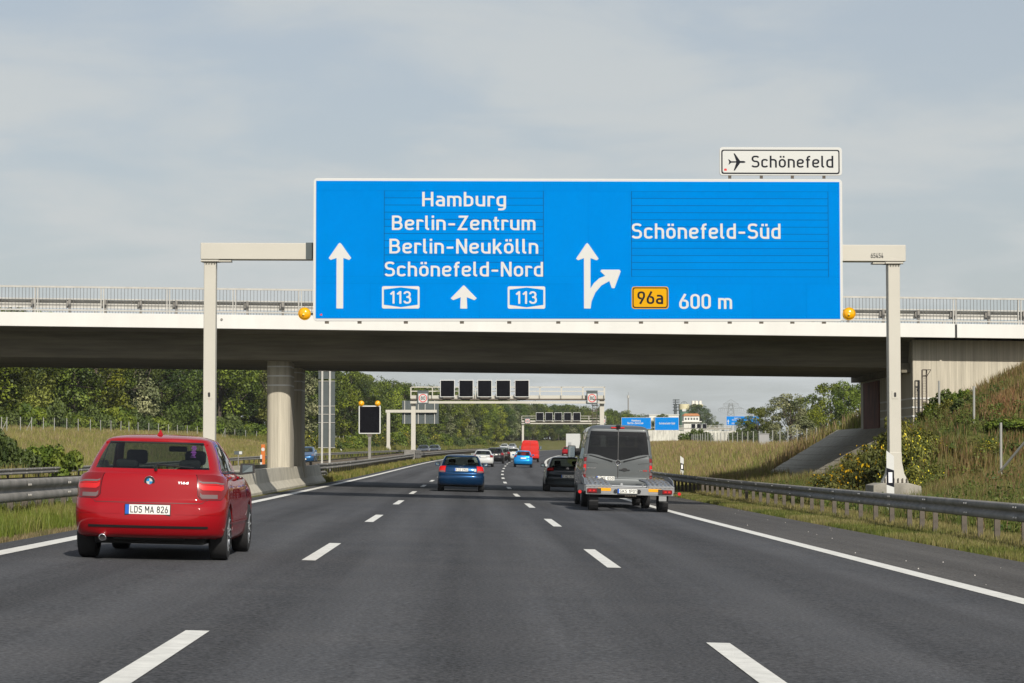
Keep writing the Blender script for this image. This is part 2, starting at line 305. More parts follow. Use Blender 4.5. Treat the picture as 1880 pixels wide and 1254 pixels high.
GL = {
 'H': (.62, [st((.07, 0), (.07, 1)), st((.55, 0), (.55, 1)), st((.07, .5), (.55, .5))]),
 'a': (.51, [([(.07, .66), (.44, .66), (.44, 0)], .17, False), ([(.44, .40), (.07, .40), (.07, .07), (.44, .07)], .16, False)]),
 'm': (.79, [st((.07, 0), (.07, .73)), ([(.07, .66), (.395, .66), (.395, 0)], .15, False), ([(.395, .66), (.72, .66), (.72, 0)], .15, False)]),
 'b': (.53, [st((.07, 0), (.07, 1)), (bowl[0], .19, False)]),
 'u': (.53, [([(.07, .73), (.07, .07), (.46, .07)], .18, False), st((.46, 0), (.46, .73))]),
 'r': (.37, [st((.07, 0), (.07, .73)), ([(.07, .66), (.34, .66), (.34, .57)], .12, False)]),
 'g': (.53, [([(.46, .73), (.46, -.2), (.1, -.2)], .17, False), ([(.46, .07), (.07, .07), (.07, .66), (.46, .66)], .19, False)]),
 'B': (.61, [st((.07, 0), (.07, 1)), ([(.07, .93), (.5, .93), (.5, .52), (.07, .52)], .19, False), ([(.07, .52), (.54, .52), (.54, .07), (.07, .07)], .21, False)]),
 'e': (.54, [([(.142, .37), (.47, .37), (.47, .66), (.07, .66), (.07, .07), (.42, .07), (.47, .15)], .19, False)]),
 'l': (.24, [([(.07, 1), (.07, .07), (.22, .07)], .11, False)]),
 'i': (.14, [st((.07, 0), (.07, .73)), st((.07, .85), (.07, 1))]),
 'n': (.53, [st((.07, 0), (.07, .73)), ([(.07, .66), (.46, .66), (.46, 0)], .18, False)]),
 '-': (.44, [st((.03, .4), (.41, .4))]),
 'Z': (.58, [st((.05, .93), (.51, .93), (.08, .07), (.55, .07))]),
 't': (.34, [([(.14, .92), (.14, .07), (.33, .07)], .12, False), st((0, .66), (.32, .66))]),
 'N': (.62, [st((.07, 0), (.07, 1)), st((.08, .96), (.54, .04)), st((.55, 0), (.55, 1))]),
 'k': (.50, [st((.07, 0), (.07, 1)), st((.09, .27), (.44, .73)), st((.22, .42), (.47, 0))]),
 'o': (.54, [([(.07, .07), (.47, .07), (.47, .66), (.07, .66)], .2, True)]),
 'S': (.58, [([(.52, .84), (.43, .93), (.07, .93), (.07, .52), (.52, .52), (.52, .07), (.13, .07), (.04, .17)], .2, False)]),
 'c': (.50, [([(.46, .57), (.4, .66), (.07, .66), (.07, .07), (.4, .07), (.46, .16)], .19, False)]),
 'h': (.53, [st((.07, 0), (.07, 1)), ([(.07, .66), (.46, .66), (.46, 0)], .18, False)]),
 'f': (.34, [([(.14, 0), (.14, .93), (.34, .93)], .13, False), st((.01, .66), (.31, .66))]),
 'd': (.53, [st((.46, 0), (.46, 1)), ([(.46, .07), (.07, .07), (.07, .66), (.46, .66)], .19, False)]),
 'L': (.5, [st((.07, 1), (.07, .07), (.5, .07))]),
 'D': (.6, [st((.07, 0), (.07, 1)), ([(.07, .93), (.53, .93), (.53, .07), (.07, .07)], .22, False)]),
 'M': (.72, [st((.07, 0), (.07, 1)), st((.09, .95), (.36, .32)), st((.36, .32), (.63, .95)), st((.65, 0), (.65, 1))]),
 'A': (.62, [st((.04, 0), (.31, .97)), st((.31, .97), (.58, 0)), st((.12, .28), (.5, .28))]),
 'G': (.6, [([(.51, .82), (.43, .93), (.07, .93), (.07, .07), (.53, .07), (.53, .48), (.3, .48)], .2, False)]),
 'K': (.58, [st((.07, 0), (.07, 1)), st((.09, .36), (.52, 1)), st((.24, .55), (.54, 0))]),
 'P': (.57, [st((.07, 0), (.07, 1)), ([(.07, .93), (.51, .93), (.51, .45), (.07, .45)], .2, False)]),
 'R': (.58, [st((.07, 0), (.07, 1)), ([(.07, .93), (.51, .93), (.51, .48), (.07, .48)], .2, False), st((.3, .48), (.54, 0))]),
 '0': (.53, [([(.07, .07), (.46, .07), (.46, .93), (.07, .93)], .195, True)]),
 '1': (.36, [st((.03, .74), (.25, .95)), st((.25, 0), (.25, 1))]),
 '2': (.54, [([(.07, .72), (.07, .93), (.46, .93), (.46, .60), (.08, .12)], .18, False), st((.02, .07), (.53, .07))]),
 '3': (.54, [([(.06, .77), (.06, .93), (.44, .93), (.44, .53), (.2, .53)], .18, False), ([(.2, .53), (.47, .53), (.47, .07), (.05, .07), (.05, .23)], .19, False)]),
 '4': (.56, [st((.38, 0), (.38, .55)), st((.3, 1), (.07, .22), (.55, .22))]),
 '5': (.54, [([(.46, .93), (.1, .93), (.08, .54), (.47, .58), (.47, .07), (.06, .07), (.05, .2)], .17, False)]),
 '6': (.54, [([(.35, 1), (.07, .42), (.07, .07), (.47, .07), (.47, .56), (.235, .56)], .18, False)]),
 '7': (.5, [st((.03, .93), (.44, .93), (.16, 0))]),
 '8': (.54, [([(.1, .53), (.44, .53), (.44, .93), (.1, .93)], .17, True), ([(.07, .07), (.47, .07), (.47, .53), (.07, .53)], .19, True)]),
 'p': (.53, [st((.07, -.27), (.07, .73)), (bowl[0], .19, False)]),
 'C': (.57, [([(.51, .82), (.43, .93), (.07, .93), (.07, .07), (.43, .07), (.51, .18)], .2, False)]),
 'I': (.14, [st((.07, 0), (.07, 1))]), 'E': (.52, [st((.52, .93), (.07, .93), (.07, .07), (.52, .07)), st((.07, .5), (.46, .5))]),
 'W': (.8, [st((.04, 1), (.22, .03)), st((.22, .03), (.4, .8)), st((.4, .8), (.58, .03)), st((.58, .03), (.76, 1))]),
 ' ': (.22, []), '.': (.14, [st((.07, 0), (.07, .14))]),
}
GL['9'] = (.54, [([(.54 - a, 1 - b) for a, b in p], r, c) for p, r, c in GL['6'][1]])
GL['ö'] = (.54, GL['o'][1] + UMD); GL['ü'] = (.53, GL['u'][1] + UMD)
def lettering(text, x0, x1, zb, h, frame, m, parent, name='lettering', thick=0.072, lift=0.0, space=0.13, **k):
    """text between x0..x1, baseline zb, cap height h; frame(x, z, out) -> world point. Each stroke a shade prouder than the one before."""
    adv = 0; place = []
    for ch in text: place.append(adv); adv += GL[ch][0] + space
    adv -= space; sx = (x1 - x0) / adv; mb = MB(); n = 0
    for ch, a in zip(text, place):
        for pts, r, c in GL[ch][1]:
            V, F = ribbon(rounded(pts, r, c), thick, c)
            o = lift + 0.0009 * (n % 4); n += 1
            mb.add([frame(x0 + (a + p.x) * sx, zb + p.y * h, o) for p in V], F)
    return mb.build(name, m, parent, **k)

# ------------------------------------------------------------------ road geometry: s along, u across
DS = 2.0; SMIN, SMAX = -120.0, 3000.0
_s = np.arange(SMIN, SMAX + DS, DS)
_k = np.interp(_s, [80, 82, 266, 268, 520, 560, 930, 960], [0, 1.88e-4, 1.88e-4, 2.5e-4, 2.5e-4, 6e-4, 6e-4, 0])
_i0 = int(-SMIN / DS)
_h = np.cumsum(_k) * DS; _h -= _h[_i0]
_cx = np.cumsum(np.sin(_h)) * DS; _cx -= _cx[_i0]; _cy = np.cumsum(np.cos(_h)) * DS; _cy -= _cy[_i0]
_zt = ([-200, 0, 32, 50, 68, 86, 104, 122, 140, 158, 176, 194, 212, 230, 248, 266, 520, 900, 1300, 4000],
       [0, 0, .008, .015, .033, .073, .122, .195, .285, .405, .543, .69, .845, 1.005, 1.15, 1.28, 3.26, 6.2, 8.0, 8.0])
_z = np.interp(_s, *_zt)
_z = np.convolve(np.pad(_z, 6, 'edge'), np.ones(13) / 13, 'valid')
def gz(s): return np.interp(s, _s, _z)
def RP(s, u, z=0.0):
    """point at station s, offset u to the right, height z above the crown line"""
    h = np.interp(s, _s, _h); x = np.interp(s, _s, _cx) + u * np.cos(h); y = np.interp(s, _s, _cy) - u * np.sin(h)
    return np.stack(np.broadcast_arrays(x, y, gz(s) + z), -1)
def RH(s): return float(np.interp(s, _s, _h))
def s_of_Y(Y, u): return Y + u * np.sin(np.interp(Y, _cy, _h)) + (np.interp(Y, _cy, _s) - Y)
def sst(a, b, x):
    t = np.clip((x - a) / (b - a), 0, 1); return t * t * (3 - 2 * t)
def ground(s, u):
    """terrain height above the crown line"""
    s, u = np.broadcast_arrays(np.asarray(s, float), np.asarray(u, float))
    z = np.interp(u, [-400, -60, -42, -30, -26, -22, -21.4, -9.6, -8.6, -7.4, -6.25, 8.06, 8.6, 10, 11.5],
                     [6.0, 3.3, 2.7, 1.0, .15, -.05, -.07, .24, .26, .24, .156, -.20, -.19, -.22, -.30])
    right = u > 10
    near = np.interp(u, [10, 11.5, 13, 16, 22, 60, 400], [-.22, -.32, -.15, .5, 1.5, 2.0, 3.0])
    far = np.interp(u, [10, 11.5, 13.5, 15.5, 20, 60, 400], [-.2, -.05, .3, 1.15, 1.4, 1.8, 3.5])
    t = sst(76, 92, s); base = near * (1 - t) + far * t
    ramp = .36 + (u - 13.5) * .60 - np.maximum(0, u - 17) * .08
    emb = np.minimum(ramp, 5.5 - np.maximum(0, 88.2 - s) * .36 - np.maximum(0, s - 104) * .5)
    embl = np.minimum(.2 + (-31 - u) * .6, 6.6 - np.maximum(0, 88.2 - s) * .5 - np.maximum(0, s - 104) * .5)
    z = np.where(right, np.maximum(base, emb), z)
    z = np.where(u < -30, np.maximum(z, embl), z)
    return z
def GP(s, u, dz=0.0):
    p = RP(s, u, ground(s, u) + dz); return p
# ================================================================== ground, road
def mat_ground():
    m = bpy.data.materials.new('meadow_soil'); m.use_nodes = True; t = m.node_tree; p = t.nodes['Principled BSDF']; L = t.links.new; N = t.nodes.new
    tc = N('ShaderNodeTexCoord'); a = N('ShaderNodeTexNoise'); a.inputs['Scale'].default_value = 0.35; a.inputs['Detail'].default_value = 8; a.inputs['Roughness'].default_value = 0.7
    b = N('ShaderNodeTexNoise'); b.inputs['Scale'].default_value = 6; b.inputs['Detail'].default_value = 5
    L(tc.outputs['Object'], a.inputs['Vector']); L(tc.outputs['Object'], b.inputs['Vector'])
    r = N('ShaderNodeValToRGB'); e = r.color_ramp.elements; e[0].position = .3; e[0].color = (.07, .085, .02, 1); e[1].position = .72; e[1].color = (.17, .13, .06, 1)
    k = e.new(.5); k.color = (.12, .12, .038, 1)
    mx = N('ShaderNodeMath'); mx.operation = 'ADD'; mm = N('ShaderNodeMath'); mm.operation = 'MULTIPLY_ADD'; mm.inputs[1].default_value = .5; mm.inputs[2].default_value = -.25
    L(b.outputs['Fac'], mm.inputs[0]); L(a.outputs['Fac'], mx.inputs[0]); L(mm.outputs[0], mx.inputs[1]); L(mx.outputs[0], r.inputs[0]); L(r.outputs[0], p.inputs['Base Color'])
    p.inputs['Roughness'].default_value = 1; p.inputs['Specular IOR Level'].default_value = .1
    bp = N('ShaderNodeBump'); bp.inputs['Strength'].default_value = 1; bp.inputs['Distance'].default_value = .15; L(b.outputs['Fac'], bp.inputs['Height']); L(bp.outputs[0], p.inputs['Normal'])
    return m
sv = np.concatenate([np.arange(-100, 130, 1.5), np.arange(130, 420, 5), np.arange(420, 1000, 15), np.arange(1000, 2900, 120)])
uvv = np.unique(np.concatenate([[-900, -600, -400, -250, -150, -100, -80], np.arange(-66, -22, 2.0), [-22, -21.4, -15, -9.6, -9, -8.6, -8, -7.4, -6.9, -6.25, -3, 0, 4, 8.06, 8.3, 8.6], np.arange(9, 24, .5), np.arange(24, 60, 3), [70, 90, 130, 200, 320, 500, 800]]))
S_, U_ = np.meshgrid(sv, uvv, indexing='ij')
Zg = ground(S_, U_)
onroad = ((U_ > -6.26) & (U_ < 8.07)) | ((U_ > -21.41) & (U_ < -9.59))
soft = (~onroad) & (U_ > -70) & (U_ < 60) & (np.abs(U_ + 8) > 3.5) & ((U_ < -24) | (U_ > 10.5))
Zg = Zg - np.where(onroad, .05, 0) + np.where(soft, (rng.random(Zg.shape) - .5) * .16, 0)
G = RP(S_, U_, Zg)
nr, nc = S_.shape
I = np.arange(nr * nc).reshape(nr, nc)
F = np.stack([I[:-1, :-1], I[:-1, 1:], I[1:, 1:], I[1:, :-1]], -1).reshape(-1, 4)
obj('ground', np_mesh('ground', G.reshape(-1, 3), F, mat_ground(), smooth=True), kind='structure')

def strip(name, s0, s1, u0, u1, fall, lift, m, ds=3.0, parent=None, nu=2, **k):
    n = max(2, int((s1 - s0) / ds) + 1); ss = np.linspace(s0, s1, n); us = np.linspace(u0, u1, nu); S, U = np.meshgrid(ss, us, indexing='ij')
    P = RP(S, U, fall(U) + lift); I = np.arange(n * nu).reshape(n, nu)
    F = np.stack([I[:-1, :-1], I[:-1, 1:], I[1:, 1:], I[1:, :-1]], -1).reshape(-1, 4)
    return obj(name, np_mesh(name, P.reshape(-1, 3), F, m, smooth=True, uv=np.stack([U, S], -1).reshape(-1, 2)), parent, **k)
fallA = lambda u: -.025 * u
fallB = lambda u: np.interp(u, [-21.4, -9.6], [-.07, .24])
UL, U1, U2, UR = -5.67, -1.92, 1.81, 5.56
road = strip('road', -100, 1000, -6.25, UR + .16, fallA, 0.0, ASPH, kind='structure', nu=5)
strip('hard_shoulder', -100, 1000, UR + .16, 8.06, fallA, -.004, ASPH2, kind='structure')
strip('opposite_road', -100, 1000, -21.4, -9.6, fallB, 0.0, ASPH, kind='structure', nu=4)
strip('edge_line', -60, 1000, UL - .13, UL + .13, fallA, .005, LINE, parent=road)
strip('edge_line', -60, 1000, UR - .13, UR + .13, fallA, .005, LINE, parent=road)
for us, n in ((U1, 22), (U2, 22)):
    for k in range(-1, n):
        s0 = 11.2 + 18 * k; strip('lane_dash', s0, s0 + 6, us - .085, us + .085, fallA, .005, LINE, parent=road)
opp = [o for o in COL.objects if o.name == 'opposite_road'][0]
for us in (-10.3, -20.7): strip('edge_line', -60, 700, us - .13, us + .13, fallB, .005, LINE, parent=opp)
for us in (-13.7, -17.3):
    for k in range(2, 24): strip('lane_dash', 18 * k, 18 * k + 6, us - .08, us + .08, fallB, .005, LINE, parent=opp)

# ================================================================== guard rails
W_PROF = [(.0, -.155), (.055, -.150), (.083, -.125), (.083, -.050), (.045, -.028), (.020, 0), (.045, .028), (.083, .050), (.083, .125), (.055, .150), (.0, .155)]
post_me = None
def post_mesh():
    mb = MB(); h = .80
    for x0, x1, y0, y1 in ((-.05, .05, -.028, -.022), (-.05, -.044, -.022, .03), (.044, .05, -.022, .03)): mb.box(x0, x1, y0, y1, -.35, h - .12)
    o = mb.build('tmp', GALVD); me = o.data; bpy.data.objects.remove(o); return me
post_me = post_mesh()
bolt_me = MB().cyl((0, 0, 0), (.02, 0, 0), .022, .016, 6).build('tmp', mat('bolt_zinc', (.55, .52, .48), .4, .5)); _b = bolt_me; bolt_me = _b.data; bpy.data.objects.remove(_b)
def rail_panel(s0, s1, u, side, zc, n=3, prof=W_PROF):
    mb = MB(); ss = np.linspace(s0 - .03, s1, n + 1)
    G = np.array([[RP(s, u + side * a, zc(s) + b) for a, b in prof] for s in ss]); mb.grid(G, flip=side < 0)
    G2 = np.array([[RP(s, u + side * (a - .006), zc(s) + b) for a, b in prof] for s in ss]); mb.grid(G2, flip=side > 0)
    return mb
def guard_rail(s0, s1, u, side, label, posts=None, spacing=2.0, double=False, panel=4.0, group=None, box=False, fade=None, m=GALV, detail_to=140, zo=.59, vs=1.0):
    """side=+1: beam faces right. Panels, posts and spacers are parts"""
    base = Vector(RP(s0, u, float(ground(s0, u))))
    t = empty('guard_rail', label=label, cat='guard rail', group=group)
    zc = lambda s: float(ground(s, u)) + zo
    prof = [(a, b * vs) for a, b in W_PROF]
    ss = np.arange(s0, s1, panel)
    for a in ss:
        rail_panel(a, min(a + panel, s1), u + side * .10, side, zc, prof=prof).build('rail_panel', m, t, smooth='all')
        if double: rail_panel(a, min(a + panel, s1), u - side * .42, -side, zc, prof=prof).build('rail_panel', m, t, smooth='all')
        if a < detail_to:
            for dz in (.087, -.087):
                for da in (.12, .30):
                    p = RP(a + da, u + side * .183, zc(a) + dz); o = obj('bolt', bolt_me, t, p, (0, 0, 0 if side > 0 else math.pi))
    ps = posts if posts is not None else np.arange(s0 + .4, s1, spacing)
    for s in ps:
        o = obj('post', post_me, t, GP(s, u - (.16 if double else 0)), (0, 0, -RH(s) + random.uniform(-.04, .04)))
    sp = MB()
    for s in ps:                                  # spacer between post and beam
        p = RP(s, u, zc(s)); a = u + side * .10; b = u - (side * .42 if double else side * .03)
        lo, hi = sorted((a, b)); q = RP(s, 0, 0); c = (lo + hi) / 2; w = (hi - lo) / 2
        pc = RP(s, c, zc(s)); sp.box(pc[0] - w, pc[0] + w, pc[1] - .03, pc[1] + .03, pc[2] + (.10 if double else -.09), pc[2] + (.14 if double else .09))
    sp.build('spacer', GALVD, t)
    return t
rp = [40.3 - 2.05 * k for k in range(12, 0, -1)] + [40.3, 42.4, 43.8, 45.2, 48.0, 49.4, 50.8, 52.9, 55.0, 57.1, 59.2, 61.2] + list(np.arange(63.3, 119, 1.9)) + list(np.arange(119, 170, 2.0))
guard_rail(16, 172, 9.45, -1, 'long dark shaded guard rail along the right hard shoulder', posts=rp)
guard_rail(16, 56, -7.5, 1, 'double guard rail in the tall grass left of the red hatchback', spacing=1.33, double=True, zo=.53, vs=1.22)
guard_rail(110.6, 420, -7.25, 1, 'grey guard rail running on from the end of the concrete barrier', spacing=2.0)
guard_rail(112, 420, -9.0, -1, 'guard rail on the far side of the median behind the nearer rail', spacing=2.0)
guard_rail(60, 420, -22.4, 1, 'guard rail along the far edge of the opposite carriageway', spacing=4.0)
# flared lower rail end at the barrier
t = empty('transition_rail', label='stacked rail ends bolted to the concrete barrier, lower one curving down', cat='guard rail')
for dz, s1, drop in ((.02, 116, 0), (-.34, 117.5, .28)):
    mb = MB(); sss = np.linspace(109.8, s1, 12)
    f = lambda s: float(ground(s, -7.0)) + .62 + dz - drop * max(0, (s - s1 + 2.2) / 2.2) ** 2
    G = np.array([[RP(s, -6.98 + a, f(s) + b * .9) for a, b in W_PROF] for s in sss]); mb.grid(G); mb.build('rail_panel', GALV, t, smooth='all')
for s in (111.5, 113.5, 115.5): obj('post', post_me, t, GP(s, -7.12), (0, 0, 0))

# ================================================================== concrete median barrier around the piers
BAR = [(.30, 0), (.30, .08), (.10, .33), (.02, .80), (-.18, .80), (-.26, .33), (-.42, .08), (-.42, 0)]
t = empty('concrete_barrier', label='pale concrete safety barrier around the foot of the bridge piers', cat='barrier')
edges = list(np.arange(57, 109, 6.2)) + [109.6]
for a, b in zip(edges[:-1], edges[1:]):
    mb = MB(); sss = np.linspace(a + .008, b - .008, 4); z0 = float(ground(80, -6.9)) - .06
    G = np.array([[RP(s, -6.82 + x, z0 + z) for x, z in BAR] for s in sss]); mb.grid(G)
    n = len(BAR)
    for gi in (0, -1): mb.add(G[gi], [tuple(range(n)) if gi else tuple(range(n - 1, -1, -1))])
    mb.build('barrier_segment', CONC, t, bevel=.012)
t = empty('concrete_barrier', label='concrete safety barrier on the far side of the piers', cat='barrier')
for a, b in zip(edges[:-1], edges[1:]):
    mb = MB(); sss = np.linspace(a + .008, b - .008, 4); z0 = float(ground(80, -8.8)) - .06
    G = np.array([[RP(s, -8.75 - x, z0 + z) for x, z in BAR] for s in sss]); mb.grid(G, flip=True)
    for gi in (0, -1): mb.add(G[gi], [tuple(range(n - 1, -1, -1)) if gi else tuple(range(n))])
    mb.build('barrier_segment', CONC, t)

# ================================================================== bridge
SL = -.0115
bw = lambda p: (p[0], p[1], p[2] + SL * p[0])
X0, X1 = -46.0, 46.0
br = empty('road_bridge', (0, 89, 0), label='long concrete bridge with white edge beam crossing over the motorway', cat='bridge')
def bput(mb, name, m, parent=br, **k):
    o = mb.build(name, m, None, warp=bw, **k); o.parent = parent; o.matrix_parent_inverse = Matrix.Translation((0, -89, 0)) if parent == br else Matrix.Identity(4); return o
YF, YB = 88.8, 103.2
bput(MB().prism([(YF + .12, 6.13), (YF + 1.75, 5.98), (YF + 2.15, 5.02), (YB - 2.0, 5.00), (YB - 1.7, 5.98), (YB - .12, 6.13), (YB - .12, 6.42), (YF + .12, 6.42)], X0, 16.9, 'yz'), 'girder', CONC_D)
bput(MB().box(X0, X1, YF + .3, YB - .3, 6.43, 6.5), 'carriageway', ASPH2)
for x0, x1 in ((X0, -24.02), (-24, 18.28), (18.36, X1)):
    bput(MB().prism([(YF, 6.08), (YF + .30, 6.08), (YF + .30, 6.40), (YF + 1.1, 6.46), (YF + 1.1, 6.56), (YF, 6.60)], x0, x1, 'yz'), 'edge_beam', WHITEC, bevel=.01)
bput(MB().prism([(YB, 6.08), (YB - .30, 6.08), (YB - .30, 6.40), (YB - 1.1, 6.46), (YB - 1.1, 6.56), (YB, 6.60)], X0, X1, 'yz'), 'edge_beam', WHITEC)
bput(MB().box(18.28, 18.36, YF + .04, YF + .28, 6.1, 6.56), 'expansion_joint', DARK)
bput(MB().cyl((-9.1, YF - .03, 6.42), (-9.1, YF + .1, 6.42), .045), 'drain_spout', GALV)
for yy, first in ((YF + .14, True), (YB - .14, False)):
    rl = bput(MB().box(X0, X1, yy - .035, yy + .035, 7.53, 7.60).box(X0, X1, yy - .02, yy + .02, 6.69, 6.73), 'handrail', GALVB)
    bars = MB(); x = X0
    while x < X1:
        if x > -26 and x < 30: bars.box(x - .008, x + .008, yy - .008, yy + .008, 6.73, 7.53)
        x += .1265
    bput(bars, 'baluster', mat('baluster_steel', (.13, .13, .13), .7), kind='stuff')
    for k in range(int((X1 - X0) / 2.45)):
        x = X0 + .6 + 2.45 * k
        if -22 < x < 25 or first: 
            for d in (-.05, .05): bput(MB().box(x + d - .018, x + d + .018, yy - .025, yy + .025, 6.56, 7.53), 'railing_post', GALVB)
    yg = yy + (.95 if first else -.95); sg = 1 if first else -1
    prof = [(a * .9, b) for a, b in W_PROF]
    G = np.array([[(x, yg + sg * (a + .08), 7.0 + b) for a, b in prof] for x in (X0, X1)]); bput(MB().grid(G), 'bridge_guard_rail', GALVB, smooth='all')
    bput(MB().box(X0, X1, yg - .05, yg + .05, 7.16, 7.20), 'bridge_guard_rail', GALVB)
    for k in range(int(54 / 1.335)):
        x = -25.6 + 1.335 * k
        bput(MB().box(x - .045, x + .045, yg - .06, yg + .02, 6.5, 7.17).box(x - .12, x - .03, yg + .02, yg + .12, 6.92, 7.12), 'guard_post', GALV if first else GALVD)
# piers
def pier(xc, y0, y1, w, ztop, zb, label=None):
    n = 14; pts = []
    for i in range(n + 1): a = math.pi + math.pi * i / n; pts.append((xc + w * math.cos(a), y0 + w * .72 + w * .72 * math.sin(a)))
    for i in range(n + 1): a = math.pi * i / n; pts.append((xc + w * math.cos(a), y1 - w * .72 + w * .72 * math.sin(a)))
    o = MB().prism(pts, zb, ztop, 'xy').build('pier', CONC_B, None, smooth=True); o.parent = br; o.matrix_parent_inverse = Matrix.Translation((0, -89, 0))
    for z in (4.15, 4.51, 4.87):
        q = [(xc + (x - xc) * 1.006, (y0 + y1) / 2 + (y - (y0 + y1) / 2) * 1.006) for x, y in pts]
        MB().prism(q, z, z + .055, 'xy').build('pale_band', mat('pale_band', (.62, .62, .60), .8), o)
    q = [(xc + (x - xc) * 1.004, (y0 + y1) / 2 + (y - (y0 + y1) / 2) * 1.004) for x, y in pts]
    # cracks of the shuttering boards
    return o
for (a, b) in ((91.9, 94.4), (98.2, 100.7)):
    pier(-7.23, a, b, .455, 5.05 + .08, -.2)
    pier(-25.0, a, b, .53, 5.28, -.2)
for (a, b) in ((98.2, 100.7),):
    fl = MB(); fl.hexa([(-7.0, a + .5, .3), (-6.62, a + .7, .3), (-6.62, b - .4, .3), (-7.0, b - .4, .3), (-7.0, a + .6, 2.2), (-6.8, a + .7, 1.8), (-6.8, b - .5, 1.8), (-7.0, b - .5, 2.2)])
    o = fl.build('pier_buttress', CONC_B, None); o.parent = br; o.matrix_parent_inverse = Matrix.Translation((0, -89, 0))
# abutments
XA = 16.9
def aput(mb, name, m, **k): o = mb.build(name, m, None, **k); o.parent = br; o.matrix_parent_inverse = Matrix.Translation((0, -89, 0)); return o
ab = aput(MB().prism([(XA, .4), (XA + 1.2, .4), (XA + 1.2, 5.88), (XA, 5.88)], 90.35, 101.9), 'abutment', CONC_B)
aput(MB().prism([(XA - .004, 1.9), (26, 1.9), (26, 5.76), (XA - .004, 5.86)], 89.95, 90.33), 'wing_wall', CONC_B, bevel=.03)
aput(MB().box(XA - .05, XA + .2, 97.2, 101.0, 2.2, 4.55), 'rusty_panel', mat('rusty_steel', (.13, .045, .03), .85, var=.4, vscale=3, stretch=(1, 1, .4)))
aput(MB().box(XA - .35, XA + .1, 90.4, 102.3, 4.62, 4.98), 'bearing_ledge', CONC_D)
for z in (3.60, 3.26, 2.93):
    aput(MB().box(XA - .02, XA + 2.25 - (z < 3) * 1.2, 89.93, 89.97, z, z + .06), 'pale_band', MATS['pale_band'])
    aput(MB().box(XA - .025, XA + .02, 90.0, 97, z, z + .06), 'pale_band', MATS['pale_band'])
aput(MB().prism([(-41, 0), (-40, 0), (-40, 6.4), (-41, 6.4)], 90.35, 101.9), 'abutment', CONC_B)
# stepped concrete edge on the wing wall slope
for k in range(16):
    u0 = 18.6 + .38 * k; s = 89.55; z = float(ground(s, u0)) + .02
    P = RP(s, u0, z); aput(MB().box(P[0] - .2, P[0] + .2, P[1] - .25, P[1] + .3, P[2] - .3, P[2] + .1 + .05 * random.random()), 'kerb_stone', CONC)
# slope paving under the deck
pv = empty('slope_paving', label='sloping stone paving under the bridge in front of the abutment', cat='paving')
PAV = mat('grey_paving', (.30, .275, .22), .9, var=.25, vscale=5, bump=.4, bscale=20)
rows = 19
for i in range(rows):
    f0, f1 = i / rows, (i + .93) / rows
    ua, ub = 13.35 + 3.55 * f0, 13.35 + 3.55 * f1; lift = random.uniform(.0, .02)
    za, zb_ = .27 + 2.17 * f0, .27 + 2.17 * f1
    P = [RP(s, u, z) for s, u, z in ((89.9, ua, za - .1), (89.9, ub, zb_ - .1), (109, ub, zb_ - .1), (109, ua, za - .1), (89.9, ua, za + .10 + lift), (89.9, ub, zb_ + .10 + lift), (109, ub, zb_ + .10 + lift), (109, ua, za + .10 + lift))]
    MB().hexa(P).build('paving_course', PAV, pv)

# ================================================================== sign gantry
ZS = 70.0
A = lambda px, py, Y=ZS: at(px, py, Y)
g = empty('sign_gantry', (12.5, ZS, 0), label='cream steel portal gantry carrying the big blue sign', cat='gantry')
def gput(mb, name, m, parent=g, **k):
    o = mb.build(name, m, None, **k); o.parent = parent; o.matrix_parent_inverse = Matrix.Translation((-12.5, -ZS, 0)) if parent == g else Matrix.Identity(4); return o
zl0 = A(386, 478).z; zt = A(386, 447).z; xl = A(386, 600).x; xr = A(1640, 600).x
zr_ = A(1640, 482).z; ztr = A(1640, 451).z
gput(MB().hexa([(A(370, 447).x, ZS - .25, A(370, 477).z), (A(1660, 451).x, ZS - .25, A(1660, 481).z), (A(1660, 451).x, ZS + .25, A(1660, 481).z), (A(370, 447).x, ZS + .25, A(370, 477).z),
                (A(370, 447).x, ZS - .25, A(370, 447).z), (A(1660, 451).x, ZS - .25, A(1660, 451).z), (A(1660, 451).x, ZS + .25, A(1660, 451).z), (A(370, 447).x, ZS + .25, A(370, 447).z)]), 'beam', STEELW, bevel=.015)
